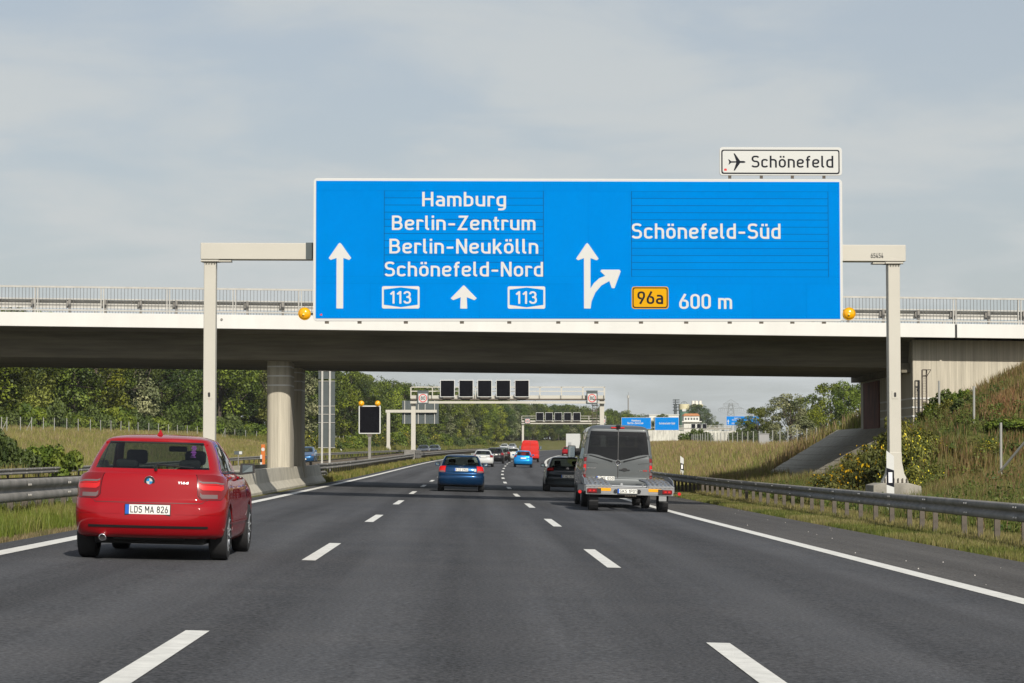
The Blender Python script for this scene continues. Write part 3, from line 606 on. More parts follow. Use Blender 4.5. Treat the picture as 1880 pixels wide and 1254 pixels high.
for xc, zt_, zb in ((xl, zl0, .1), (xr, zr_, .62)):
    w = .175
    po = gput(MB().box(xc - w, xc + w, ZS - .2, ZS + .2, zb, zt_ - .05), 'post', STEELW, bevel=.02)
    gput(MB().box(xc - .26, xc + .26, ZS - .27, ZS + .27, zt_ - .05, zt_ - .005), 'flange', STEELW)
    hs = 1 if xc < 0 else -1
    gput(MB().prism([(xc + hs * .18, zt_ - .05), (xc + hs * .62, zt_ - .05), (xc + hs * .62, zt_ - .005), (xc + hs * .18, zt_ - .005)], ZS - .2, ZS + .2), 'bracket', STEELW)
    for i in range(7): MB().cyl((xc - .24 + .08 * i, ZS - .285, zt_ - .075), (xc - .24 + .08 * i, ZS - .285, zt_ - .05), .018, n=6).build('bolt', GALVD, po)
    gput(MB().prism([(xc - .37, zb), (xc + .37, zb), (xc + .37, zb + .04), (xc + .25, zb + .28), (xc + .185, zb + .62), (xc + .178, zb + .9), (xc - .178, zb + .9), (xc - .185, zb + .62), (xc - .25, zb + .28), (xc - .37, zb + .04)], ZS - .215, ZS + .215), 'foot', STEELW, bevel=.01)
    for i in range(6): gput(MB().cyl((xc - .32 + .128 * i, ZS - .26, zb), (xc - .32 + .128 * i, ZS - .26, zb + .14), .02, n=6), 'anchor_bolt', GALVD)
    zz = A(386 if xc < 0 else 1640, 725).z
    gput(MB().box(xc - .09, xc + .09, ZS - .211, ZS - .2, zz - .12, zz + .12), 'access_plate', STEELW)
    gput(MB().prism([(xc + .035 * math.cos(a), zz + .07 * (1 if math.sin(a) > 0 else -1) * .5 + .035 * math.sin(a)) for a in np.linspace(0, 2 * math.pi, 13)[:-1]], ZS - .217, ZS - .212), 'hand_hole', DARK)
gput(MB().box(A(562.5, 460).x, A(577, 460).x, ZS - .253, ZS + .253, A(568, 477.4).z, A(568, 446.8).z), 'beam_sleeve', SGREY)
gput(MB().prism([(xr - .78, -.9), (xr + .72, -.9), (xr + .66, .53), (xr + .3, .62), (xr - .5, .62), (xr - .74, .56)], ZS - .7, ZS + .7), 'plinth', mat('grey_plinth_concrete', (.25, .235, .20), .9, var=.25, vscale=2, bump=.3, bscale=20), bevel=.02)
gput(MB().box(xl - .45, xl + .35, ZS - .6, ZS + .6, -.3, .1), 'plinth', CONC)
fr = lambda x, z, o: (x, ZS - .26 - o, z)
lettering('65454', A(1596, 470).x, A(1619, 470).x, A(1607, 475).z, A(1607, 466).z - A(1607, 475).z, fr, SBLACK, None, thick=.06).name
nm = [o for o in COL.objects if o.name.startswith('lettering')][-1]; nm.parent = g; nm.matrix_parent_inverse = Matrix.Translation((-12.5, -ZS, 0)); nm.name = 'gantry_number'

# ================================================================== the blue sign
def rrect(x0, x1, z0, z1, r, n=5):
    P = []
    for cx, cz, a0 in ((x1 - r, z0 + r, -90), (x1 - r, z1 - r, 0), (x0 + r, z1 - r, 90), (x0 + r, z0 + r, 180)):
        for i in range(n + 1): a = R(a0 + 90 * i / n); P.append((cx + r * math.cos(a), cz + r * math.sin(a)))
    return P
sg = empty('direction_sign', label='huge blue motorway direction sign with white lettering and lane arrows', cat='road sign')
YS = ZS - .42
def B(px, py): p = at(px, py, YS); return p.x, p.z
bx0, bz1 = B(575, 460)[0], B(1060, 328)[1]; bx1, bz0 = B(1547, 460)[0], B(1060, 590)[1]
MB().prism(rrect(bx0, bx1, bz0, bz1, .12), YS, YS + .08).build('frame', SWHITE, sg, bevel=.008)
ix0, iz1 = B(580, 460)[0], B(1060, 333)[1]; ix1, iz0 = B(1542, 460)[0], B(1060, 585)[1]
cols_px = [580, 705, 760, 850, 998, 1095, 1159, 1250, 1340, 1521, 1542]; zt1, zt0 = B(1060, 351)[1], B(1060, 508)[1]
def sheet(x0, x1, z0, z1, y0, y1, name, m, par=sg): return MB().box(x0, x1, y0, y1, z0, z1).build(name, m, par)
BLUES = [BLUE, mat('sign_blue_fresh', (.0, .175, .553), .6, var=.03, vscale=.8, spec=0.0), mat('sign_blue_faded', (.0, .182, .566), .6, var=.03, vscale=.7, spec=0.0)]
def panelx(xs, z0, z1):
    for a, b in zip(xs[:-1], xs[1:]): sheet(a + .0025, b - .0025, z0 + .0025, z1 - .0025, YS - .012 - random.choice((0, .001)), YS - .001, 'sign_panel', random.choice(BLUES))
X = lambda p: B(p, 460)[0]
Zz = lambda p: B(1060, p)[1]
sheet(ix0 + .004, ix1 - .004, iz0 + .004, iz1 - .004, YS - .0008, YS - .0002, 'panel_backing', mat('sign_seam_blue', (.0, .12, .40), .7, spec=0.0))
panelx([X(p) for p in (580, 680, 780, 880, 980, 1080, 1180, 1280, 1380, 1480, 1542)], iz0, Zz(521))
panelx([X(p) for p in (580, 705, 850, 998, 1095, 1159, 1340, 1521, 1542)], zt1, iz1)
panelx([X(p) for p in (580, 705, 850, 998, 1095, 1159, 1340, 1521, 1542)], Zz(521), zt0)
for a, b in ((580, 705), (998, 1080), (1080, 1159), (1521, 1542)): panelx([X(a), X(b)], zt0, zt1)
for a, b in ((705, 998), (1159, 1521)):
    sheet(X(a), X(b), zt0, zt1, YS - .003, YS - .0005, 'slat_backing', SBLACK)
    for k in range(12):
        z0 = zt0 + (zt1 - zt0) * k / 12; z1 = zt0 + (zt1 - zt0) * (k + 1) / 12
        sheet(X(a) + .012, X(b) - .012, z0 + .006, z1 - .006, YS - .014 - .001 * (k % 2), YS - .003, 'slat', random.choice(BLUES))
fs = lambda x, z, o: (x, YS - .0185 - o, z)
def sline(text, x0, x1, yb, yt, m=SWHITE, thick=.069, **k):
    return lettering(text, X(x0), X(x1), Zz(yb), Zz(yt) - Zz(yb), fs, m, sg, thick=thick, **k)
sline('Hamburg', 775, 929, 379.5, 353)
sline('Berlin-Zentrum', 719.5, 983, 423, 396.5)
sline('Berlin-Neukölln', 715, 988, 466, 439)
sline('Schönefeld-Nord', 706.5, 997, 508, 481)
sline('Schönefeld-Süd', 1160, 1433, 438, 410)
sline('600 m', 1246.5, 1343.5, 567, 539.5, space=.1)
def flat(poly, name, m, out=.019, par=None): return MB().prism([(X(a), Zz(b)) for a, b in poly], YS - out, YS - out + .006).build(name, m, par or sg)
flat([(618, 567), (618, 474.5), (607, 478), (603.5, 474.5), (621, 449), (624, 446.5), (627, 449), (645, 474.5), (641, 478), (630.5, 474.5), (630.5, 567)], 'lane_arrow', SWHITE)
flat([(845, 567), (846, 546), (832, 551.5), (827.5, 548), (849, 526), (851.5, 524), (854, 526), (875.5, 548), (871, 551.5), (857, 546), (858, 567)], 'lane_arrow', SWHITE)
flat([(1072, 566.5), (1072, 474), (1061, 478), (1057.5, 475), (1075, 449), (1078, 446), (1081, 449), (1099, 475), (1095.5, 478), (1084, 474), (1084, 529.5), (1090, 520), (1100, 511), (1111, 506.5), (1102, 498), (1104, 495), (1137, 495), (1139.5, 498), (1128, 529), (1123, 529), (1118.5, 516), (1104, 524), (1093, 537), (1086, 553), (1084, 566.5)], 'lane_arrow', SWHITE)
for xa, xb in ((701.5, 770.5), (932, 1001)):
    n = flat([(xa + 2, 526), (xb - 2, 526), (xb, 528), (xb, 565), (xb - 2, 567), (xa + 2, 567), (xa, 565), (xa, 528)], 'number_shield', SWHITE)
    xm = (xa + xb) / 2
    flat([(xa + 3.5, 532), (xm, 528), (xb - 3.5, 532), (xb - 3.5, 560), (xm, 564.5), (xa + 3.5, 560)], 'shield_face', BLUE, .021, n)
    lettering('113', X(xm - 19.5), X(xm + 19), Zz(558), Zz(535) - Zz(558), lambda x, z, o: (x, YS - .0225 - o, z), SWHITE, n, thick=.07, space=.14)
def rpx(x0, x1, y0, y1, r):
    return [(a, b) for a, b in rrect(x0, x1, y0, y1, r)][::-1]
n = flat(rpx(1159.5, 1227, 526, 567, 5), 'number_shield', SYEL)
flat(rpx(1161, 1225.5, 527.5, 565.5, 4.5), 'shield_border', SBLACK, .0205, n); flat(rpx(1163, 1223.5, 529.5, 563.5, 3.5), 'shield_face', SYEL, .022, n)
lettering('96a', X(1170), X(1217), Zz(558), Zz(535) - Zz(558), lambda x, z, o: (x, YS - .0232 - o, z), SBLACK, n, thick=.075, space=.12)
flat([(588, 578), (591, 576), (592, 578), (592, 580), (588, 580)], 'maker_label', SRED, .0135)
for p in (600, 660, 745, 848, 935, 1025, 1095, 1177, 1260, 1340, 1398, 1455, 1513):
    q = B(p, 591); MB().box(q[0] - .06, q[0] + .06, YS + .02, YS + .06, q[1] - .05, q[1] + .02).build('clamp', GALVD, sg)
    q0 = B(p, 330); MB().box(q[0] - .04, q[0] + .04, YS + .081, YS + .17, q[1] + .1, q0[1] - .1).build('stiffener', GALV, sg)
# airport plate on top
ps = empty('airport_sign', label='white plate with black aeroplane symbol on top of the blue sign', cat='road sign')
x0, z1 = B(1321, 270); x1, z0 = B(1546, 322.5)
MB().prism(rrect(x0, x1, z0, z1, .09), YS, YS + .06).build('board', SWHITE, ps, bevel=.006)
flat(rpx(1325, 1542.5, 274, 318.5, 4), 'border', SBLACK, .002 + .006, ps); flat(rpx(1327.3, 1540.2, 276.3, 316.2, 3), 'face', SWHITE, .0105, ps)
f2 = lambda x, z, o: (x, YS - .0115 - o, z)
lettering('Schönefeld', X(1380.5), X(1531), Zz(307), Zz(285) - Zz(307), f2, SBLACK, ps, thick=.068)
def crop5(a, b): return (1020 + a / 3.481, 250 + b / 3.481)
pl = [(1105, 145), (1116, 150), (1124, 158), (1157, 158), (1140, 108), (1148, 108), (1182, 156), (1204, 156), (1213, 159), (1217, 163), (1213, 167), (1204, 169), (1182, 169), (1148, 218), (1140, 218), (1157, 167), (1124, 168), (1116, 175), (1107, 182), (1112, 163)]
flat([crop5(*p) for p in pl], 'aeroplane_symbol', SBLACK, .0125, ps)
flat([(1330, 313), (1335, 313), (1335, 309.5), (1332.5, 308.5), (1330, 309.5)], 'maker_label', SRED, .0115, ps)
for p in (1340, 1398, 1455, 1513):
    q = B(p, 324); MB().box(q[0] - .045, q[0] + .045, YS + .02, YS + .05, q[1] - .06, q[1] + .06).build('bracket', GALVD, ps)
def warning_lamp(c, r, label, grp='amber warning lamps', back=True):
    l = empty('warning_lamp', c, label=label, cat='lamp', group=grp)
    MB().lathe([(0, -.10 * r / .18), (r * .35, -.095 * r / .18), (r * .7, -.07 * r / .18), (r * .93, -.03 * r / .18), (r * .95, 0)], (0, 0, 0), (0, 1, 0), 24).build('lens', AMBER, l, smooth='all')
    MB().lathe([(r * .95, -.03), (r * 1.03, -.03), (r * 1.03, .1), (r * .5, .18), (0, .18)], (0, 0, 0), (0, 1, 0), 24).build('housing', SYEL, l, smooth=True)
    MB().lathe([(0, -.135 * r / .18), (r * .15, -.13 * r / .18), (r * .22, -.09 * r / .18)], (-.02, 0, -.03), (0, 1, 0), 12).build('lens_centre', mat('amber_bright', (.95, .62, .12), .15, coat=1), l, smooth='all')
    return l
l = warning_lamp(at(559, 576, YS), .18, 'amber warning lamp at the lower left corner of the blue sign')
MB().box(.15, .3, .05, .12, -.03, .03).build('bracket', DARK, l)
l = warning_lamp(at(1559, 576, YS), .18, 'amber warning lamp at the lower right corner of the blue sign')
MB().box(-.25, -.15, .05, .12, -.03, .03).build('bracket', DARK, l)
# ================================================================== vehicles
def paint(name, col, metal=0.0, rough=0.32): return mat(name, col, rough if metal else .6, metal, coat=.8, spec=.05)
def cr(P, u):
    """Catmull-Rom through rows of P (n,...) at parameters u"""
    n = len(P); u = np.clip(np.asarray(u, float), 0, n - 1); i = np.minimum(u.astype(int), n - 2); t = (u - i)
    Pe = np.concatenate([2 * P[:1] - P[1:2], P, 2 * P[-1:] - P[-2:-1]]); sh = (len(u),) + (1,) * (P.ndim - 1); t = t.reshape(sh)
    p0, p1, p2, p3 = Pe[i], Pe[i + 1], Pe[i + 2], Pe[i + 3]
    m1, m2 = (p2 - p0) * .5, (p3 - p1) * .5
    return (2 * t**3 - 3 * t**2 + 1) * p1 + (t**3 - 2 * t**2 + t) * m1 + (-2 * t**3 + 3 * t**2) * p2 + (t**3 - t**2) * m2
XS = np.array([0, .3, .56, .70, .86, .96, 1.0]); YBOW = np.array([0, .010, .036, .066, .14, .25, .45])
GS = np.array([.2, .4, .6, .8])
class Shell:
    """car skin from stacked outlines; row = (z_rear, z_side, z_front, half_width, y_rear, y_front, rear_bow, front_bow)"""
    def __init__(s, rows, xs=XS, ybow=YBOW, zdip=None):
        net = []
        for i, (zr, zs, zf, w, yr, yf, rb, fb) in enumerate(rows):
            r = [(x * w, yr + b * rb, zr) for x, b in zip(xs, ybow)]
            r[-1] = (r[-1][0], r[-1][1], zs * .6 + zr * .4); r[-2] = (r[-2][0], r[-2][1], zr * .8 + zs * .2)
            ya, yb = yr + ybow[-1] * rb, yf - ybow[-1] * fb
            for g_ in GS: r.append((w * (1 - .02 * (g_ - .4) ** 2 * 4), ya + g_ * (yb - ya), zs))
            for x, b in zip(xs[::-1], ybow[::-1]):
                if x in (.56,): continue
                k = b / ybow[-1]; r.append((x * w * (.97 if x == 1 else 1), yf - b * fb, zf * (1 - k) + (zs * .7 + zf * .3) * k))
            net.append(r)
        s.net = np.array(net); s.NR, s.NC = s.net.shape[:2]
        if zdip is not None: zdip(s.net)
    def ev(s, us, vs):
        """grid of points"""
        A_ = cr(s.net, us); m = A_.copy(); B_ = np.swapaxes(A_, 0, 1)
        g1 = B_[1:2] * np.array([-1, 1, 1]); g2 = B_[-2:-1] * np.array([-1, 1, 1])
        E = np.concatenate([g1, B_, g2]); return np.swapaxes(cr(E, np.asarray(vs, float) + 1), 0, 1)
    def patch(s, u0, u1, v0, v1, off, nu=5, nv=10, side=1, thick=0.0):
        """patch lying off the skin; u0/u1 may be functions of v"""
        vs = np.linspace(v0, v1, nv); G = np.zeros((nu, nv, 3))
        for j, v in enumerate(vs):
            a = u0(v) if callable(u0) else u0; b = u1(v) if callable(u1) else u1
            us = np.linspace(a, b, nu); e = 1e-2; P = s.ev(us, [v])[:, 0]
            du = s.ev(us + e, [v])[:, 0] - s.ev(us - e, [v])[:, 0]; dv = s.ev(us, [min(v + e, s.NC - 1)])[:, 0] - s.ev(us, [v - e])[:, 0]
            n = np.cross(du, dv); n /= np.linalg.norm(n, axis=1, keepdims=True) + 1e-12
            if n[:, 1].mean() > 0 and v < 5: n = -n
            elif v >= 5 and n[:, 0].mean() < 0: n = -n
            G[:, j] = P + n * off
        if side < 0: G = G * np.array([-1, 1, 1])
        return G
    def point(s, u, v, off=0.0, side=1): return Vector(s.patch(u, u + .01, v, v + .01, off, 2, 2, side)[0, 0])

TYRE_CACHE = {}
def wheel(parent, x, y, r, w, spokes=5, rim=ALLOY, simple=False):
    t = empty('wheel', (x, y, r), parent=parent); sd = 1 if x > 0 else -1
    prof = [(r * .66, -w * .5), (r * .82, -w * .52), (r * .95, -w * .47), (r, -w * .33), (r, w * .33), (r * .95, w * .47), (r * .82, w * .52), (r * .66, w * .5)]
    MB().lathe(prof, (0, 0, 0), (sd, 0, 0), 28 if not simple else 16).build('tyre', RUBBER, t, smooth=True)
    mb = MB(); mb.lathe([(r * .67, w * .46), (r * .64, w * .40), (r * .62, -w * .2), (0, -w * .2)], (0, 0, 0), (sd, 0, 0), 20)
    if not simple:
        for i in range(spokes * 2):
            a = 2 * math.pi * (i // 2) / spokes + (.14 if i % 2 else -.14); b = 2 * math.pi * (i // 2) / spokes + (.25 if i % 2 else -.25)
            c0 = Vector((sd * w * .33, math.cos(a) * r * .12, math.sin(a) * r * .12)); c1 = Vector((sd * w * .42, math.cos(b) * r * .65, math.sin(b) * r * .65)); mb.cyl(c0, c1, r * .05, r * .06, 6)
    mb.lathe([(r * .17, w * .3), (r * .15, w * .40), (0, w * .41)], (0, 0, 0), (sd, 0, 0), 14)
    mb.build('rim', rim, t, smooth=True)
    return t
def plate(parent, c, w, h, text, tilt=0.0, eu=True, chars=None):
    p = empty('number_plate', c, (tilt, 0, 0), parent=parent)
    MB().box(-w / 2 - .008, w / 2 + .008, .0, .012, -h / 2 - .02, h / 2 + .008).build('plate_holder', DARK, p)
    MB().box(-w / 2, w / 2, -.004, .0, -h / 2, h / 2).build('plate_field', PLATEW, p)
    if eu: MB().box(-w / 2, -w / 2 + .045, -.0065, -.0045, -h / 2, h / 2).build('plate_band', PLATEB, p)
    if text: lettering(text, -w / 2 + .06, w / 2 - .02, -h * .36, h * .72, lambda x, z, o: (x, -.0065 - o * .6, z), SBLACK, p, name='plate_lettering', thick=.062)
    return p

HATCH = [ # zr   zs    zf    w     yr    yf    rb  fb
 (.255, .20, .20, .80, .16, 4.22, 1.0, 1.3), (.30, .26, .27, .855, .075, 4.28, 1.0, 1.3), (.44, .42, .42, .880, .005, 4.32, 1.0, 1.3), (.585, .56, .55, .885, .0, 4.31, 1.0, 1.3),
 (.665, .66, .62, .886, .05, 4.28, 1.0, 1.3), (.70, .72, .65, .884, .075, 4.26, 1.0, 1.3), (.83, .83, .69, .876, .095, 4.20, 1.0, 1.3), (.955, .93, .74, .845, .15, 4.05, 1.0, 1.2), (1.005, .985, .96, .785, .215, 3.05, 1.0, 1.25),
 (1.17, 1.16, 1.16, .725, .395, 2.62, .95, 1.1), (1.325, 1.325, 1.325, .645, .575, 2.20, .9, 1.0), (1.375, 1.375, 1.372, .585, .62, 2.05, .9, 1.0), (1.408, 1.413, 1.408, .44, .85, 1.85, .9, 1.0), (1.42, 1.425, 1.42, .16, 1.1, 1.65, .5, .6), (1.422, 1.427, 1.422, .005, 1.3, 1.5, .02, .02)]
SEDAN = [
 (.27, .20, .20, .80, .14, 4.62, 1.0, 1.3), (.31, .26, .27, .86, .06, 4.68, 1.0, 1.3), (.45, .42, .42, .888, .0, 4.72, 1.0, 1.3), (.60, .56, .55, .892, .0, 4.71, 1.0, 1.3),
 (.68, .66, .62, .892, .035, 4.68, 1.0, 1.3), (.74, .73, .65, .89, .05, 4.66, 1.0, 1.3), (.86, .84, .69, .88, .055, 4.60, 1.0, 1.3), (.985, .935, .74, .83, .09, 4.42, 1.0, 1.2), (1.02, .985, .96, .78, .80, 3.35, 1.0, 1.25),
 (1.17, 1.16, 1.16, .70, 1.06, 2.9, .95, 1.1), (1.33, 1.335, 1.33, .61, 1.32, 2.5, .9, 1.0), (1.385, 1.39, 1.385, .545, 1.45, 2.35, .9, 1.0), (1.425, 1.43, 1.425, .40, 1.65, 2.2, .7, .7), (1.44, 1.445, 1.44, .16, 1.8, 2.1, .4, .4), (1.445, 1.45, 1.445, .005, 1.95, 2.0, .02, .02)]
GLASS_ROWS = (8, 10)
def scale_rows(rows, L, W, H, lift=0.0):
    L0 = max(r[5] for r in rows); W0 = max(r[3] for r in rows); H0 = max(r[1] for r in rows); out = []
    for zr, zs, zf, w, yr, yf, rb, fb in rows: out.append((zr * H / H0 + lift * (zr < .5), zs * H / H0 + lift * (zs < .5), zf * H / H0, w * W / 2 / W0, yr * L / L0, yf * L / L0, rb * L / L0, fb * L / L0))
    return out
def car(label, s, u, rows, L, W, H, pm, cat='car', facing=1, lod=0, group=None, wheel_y=(.78, 3.47), wr=.315, ptext=None, name='car', glass=None, lamp=None, lampv=(3.25, 5.55), lampu=(5.3, 7.25), plate_u=4.55, detail=None, tailmats=None, yaw=0.0, lift=0.0, plate_at=None):
    rows = scale_rows(rows, L, W, H, lift); sh = Shell(rows)
    if lod == 0:                                         # plate recess and the fold under the tailgate
        sh.net[3, 0:4, 1] += (.035, .034, .022, .006); sh.net[4, 0:4, 1] += (.012, .012, .008, .003); sh.net[6, 0:3, 1] += (.012, .011, .006)
    L0 = 4.32 if rows is HATCH else L
    h = RH(s); p = RP(s, u, -.025 * u if u > -9 else float(fallB(u)))
    rz = -h + yaw if facing > 0 else -h + math.pi + yaw
    t = empty(name, p, (0, (.025 if u > -9 else -.026) * facing, rz), label=label, cat=cat, group=group)
    glass = glass or GLASS
    sub_r = 5 if lod == 0 else 3; sub_c = 7 if lod == 0 else 4
    us = np.linspace(0, sh.NR - 1, (sh.NR - 1) * sub_r + 1); vs = np.linspace(0, sh.NC - 1, (sh.NC - 1) * sub_c + 1)
    D = sh.ev(us, vs)
    wy = [w * L for w in (wheel_y[0] / 4.32, wheel_y[1] / 4.32)]
    ra = wr + .055
    for yw in wy:                                        # wheel arches
        dy = np.clip(1 - ((D[..., 1] - yw) / ra) ** 2, 0, None); arch = np.where(dy > 0, wr + np.sqrt(dy) * ra, -1)
        sel = (D[..., 0] > .62 * W / 1.77) & (D[..., 2] < arch); D[..., 2] = np.where(sel, arch, D[..., 2])
    Dm = D[:, ::-1] * np.array([-1, 1, 1]); full = np.concatenate([D, Dm[:, 1:-1]], 1); nr_, nc_ = full.shape[:2]; nh = D.shape[1]
    parts = {'body': [], 'rear_window': [], 'side_window_r': [], 'side_window_l': [], 'windscreen': []}
    g0, g1 = GLASS_ROWS; nC = sh.NC - 1
    for i in range(nr_ - 1):
        ur = (us[i] + us[i + 1]) / 2
        for j in range(nc_):
            jj = j if j < nh - 1 else (2 * (nh - 1) - 1 - j); v = (vs[jj] + vs[jj + 1]) / 2; k = 'body'
            if g0 + .12 < ur < g1 - .05:
                if v < 4.0: k = 'rear_window'
                elif 6.0 < v < 10.9: k = 'side_window_r' if j < nh - 1 else 'side_window_l'
                elif v > 12.9: k = 'windscreen'
            a = i * nc_ + j; b = i * nc_ + (j + 1) % nc_; parts[k].append((a, b, b + nc_, a + nc_))
    flatV = full.reshape(-1, 3)
    for k, fs_ in parts.items():
        if not fs_: continue
        Fq = np.array(fs_); idx, inv = np.unique(Fq, return_inverse=True)
        me = np_mesh(k, flatV[idx], inv.reshape(Fq.shape), pm if k == 'body' else glass, smooth=True)
        obj(k.replace('_r', '').replace('_l', '') if k.startswith('side') else k, me, t)
    # pillars on the side glass
    for sd in (1, -1):
        for v0, v1 in ((6.75, 6.95), (8.35, 8.7)):
            MB().grid(sh.patch(g0 + .05, g1 + .02, v0, v1, .004, 6, 3, sd)).build('pillar', DARK, t)
        if lod == 0:
            MB().grid(sh.patch(g0 + .0, g0 + .13, 5.95, 10.95, .005, 2, 30, sd)).build('window_trim', DARK, t)
    MB().grid(np.concatenate([sh.patch(g1 - .05, g1 + .12, 0, 4.0, .003, 2, 12, -1)[:, ::-1], sh.patch(g1 - .05, g1 + .12, 0, 4.0, .003, 2, 12, 1)[:, 1:]], 1)).build('window_trim', DARK, t)
    # wheels, underside, interior
    wx = W / 2 - .115
    for yw in wy:
        for sd in (1, -1): wheel(t, sd * wx, yw, wr, .215, simple=lod > 0)
    MB().box(-wx + .13, wx - .13, .30, L - .35, .19, .46).box(-.42, .42, .18, .5, .24, .4).build('underbody', UNDER, t, bevel=.03)
    MB().box(-wx + .0, wx - .0, wy[0] + .45, wy[1] - .45, .21, .45).build('underbody', UNDER, t)
    zb = rows[8][1]
    MB().box(-W * .40, W * .40, .5, rows[8][5] - .5, .4, .5).build('cabin_floor', UNDER, t)
    yr8 = rows[8][4]; hh = H / 1.42
    sb = empty('seats', (0, 0, 0), parent=t)
    for x in (-.36, .36):
        MB().box(x - .24, x + .24, yr8 + 1.35, yr8 + 1.52, .5, 1.04 * hh).build('seat_back', SEAT, sb, bevel=.06)
        MB().box(x - .13, x + .13, yr8 + 1.37, yr8 + 1.48, 1.07 * hh, 1.24 * hh).build('headrest', SEAT, sb, bevel=.045)
        MB().cyl((x, yr8 + 1.42, 1.0 * hh), (x, yr8 + 1.42, 1.1 * hh), .03, n=6).build('headrest_stem', SEAT, sb)
    MB().box(-.62, .62, yr8 + .62, yr8 + .8, .5, 1.02 * hh).build('seat_bench', SEAT, sb, bevel=.06)
    for x in (-.38, .38): MB().box(x - .13, x + .13, yr8 + .64, yr8 + .74, 1.03 * hh, 1.13 * hh).build('headrest', SEAT, sb, bevel=.04)
    MB().box(-.68, .68, rows[8][5] - .75, rows[8][5] - .25, .5, rows[8][2] - .03).build('dashboard', SEAT, t)
    if lod == 0: MB().box(-.03 + .0, .20, rows[10][5] - .12, rows[10][5] - .06, 1.225 * hh, 1.29 * hh).build('rear_view_mirror', DARK, t, bevel=.02)
    # door mirrors
    ym = rows[8][5] - .62; zm = zb + .03; xm = rows[8][3] + .0
    for sd in (1, -1):
        m_ = MB().hexa([(sd * (xm + a), ym + b, zm + c) for a, b, c in ((.04, -.0, -.05), (.235, .015, -.02), (.225, .12, .0), (.04, .1, -.03), (.05, .0, .10), (.225, .015, .10), (.21, .11, .085), (.05, .1, .09))]).build('door_mirror', pm if detail != 'dark_mirror' else DARK, t, bevel=.025, smooth=True)
        MB().hexa([(sd * (xm + a), ym - .004 + b, zm + c) for a, b, c in ((.075, .002, -.02), (.205, .012, .0), (.205, .013, .0), (.075, .003, -.02), (.078, .002, .078), (.200, .012, .078), (.200, .013, .078), (.078, .003, .078))]).build('mirror_glass', mat('mirror_glass', (.35, .42, .46), .05, 1.0), m_)
        MB().box(min(sd * (xm - .06), sd * (xm + .08)), max(sd * (xm - .06), sd * (xm + .08)), ym + .03, ym + .09, zm - .045, zm - .015).build('mirror_stalk', DARK, m_)
    # tail lamps
    v0, v1 = lampv; ua, ub = lampu
    for sd in (1, -1):
        fa = ua if callable(ua) else (lambda v, q=ua: q); fb_ = ub if callable(ub) else (lambda v, q=ub: q)
        lp = MB().grid(sh.patch(fa, fb_, v0, v1, .008, 7, 14, sd)).build('tail_light', lamp or LENSR, t, smooth='all')
        edge = sh.patch(lambda v: fa(v) - .1, lambda v: fb_(v) + .1, v0 - .06, v1 + .04, .0035, 7, 14, sd); MB().grid(edge).build('lamp_surround', mat('lamp_dark', (.05, .004, .006), .2, coat=.8), lp, smooth='all')
        if lod == 0 or tailmats:
            for (a, b, c, d, mm) in (tailmats or ((.36, .54, .04, .80, LENSL), (.60, .66, .05, .84, LENSW), (.06, .22, .06, .55, LENSW), (.56, .59, .04, .8, LENSL))):
                MB().grid(sh.patch(lambda v: fa(v) + a * (fb_(v) - fa(v)), lambda v: fa(v) + b * (fb_(v) - fa(v)), v0 + c * (v1 - v0), v0 + d * (v1 - v0), .013, 4, 8, sd)).build('lamp_lens', mm, lp, smooth='all')
    if ptext is not None:
        c = sh.point(plate_u if plate_at is None else plate_at, 0.01, .012); plate(t, c, .52, .11, ptext)
    # front lamps and grille for cars seen from ahead
    if facing < 0:
        for sd in (1, -1):
            G = sh.patch(5.0, 6.7, sh.NC - 5.2, sh.NC - 3.3, .01, 5, 8, sd); MB().grid(G).build('headlight', LENSW, t, smooth='all')
        G = np.concatenate([sh.patch(3.5, 5.3, sh.NC - 2.6, sh.NC - 1, .01, 4, 6, 1), sh.patch(3.5, 5.3, sh.NC - 2.6, sh.NC - 1, .01, 4, 6, -1)[:, ::-1][:, 1:]], 1); MB().grid(G).build('grille', DARK, t)
        plate(t, (0, L + .02, .45), .5, .11, None, eu=False).rotation_euler = (0, 0, math.pi)
    # shut line round the tailgate and doors
    GAP = DARK
    if lod == 0 or detail == 'gap':
        for sd in (1, -1):
            MB().grid(sh.patch(3.72, 3.82, 0, 3.0, .0025, 2, 12, sd)).build('shut_line', GAP, t)
            MB().grid(sh.patch(lambda v: 3.72 + (v - 3.0) * 2.6, lambda v: 3.88 + (v - 3.0) * 2.6, 3.0, 3.5, .0025, 2, 8, sd)).build('shut_line', GAP, t)
            for v in (6.95, 8.5): MB().grid(sh.patch(1.2, 8, v, v + .012, .002, 26, 2, sd)).build('shut_line', GAP, t)
            for v in (6.65, 8.25):
                c = sh.point(7.0, v, .02, sd); MB().box(c.x - .012, c.x + .012, c.y - .09, c.y + .09, c.z - .014, c.z + .014).build('door_handle', pm, t, bevel=.01)
    t['_sh'] = 0; del t['_sh']
    return t, sh
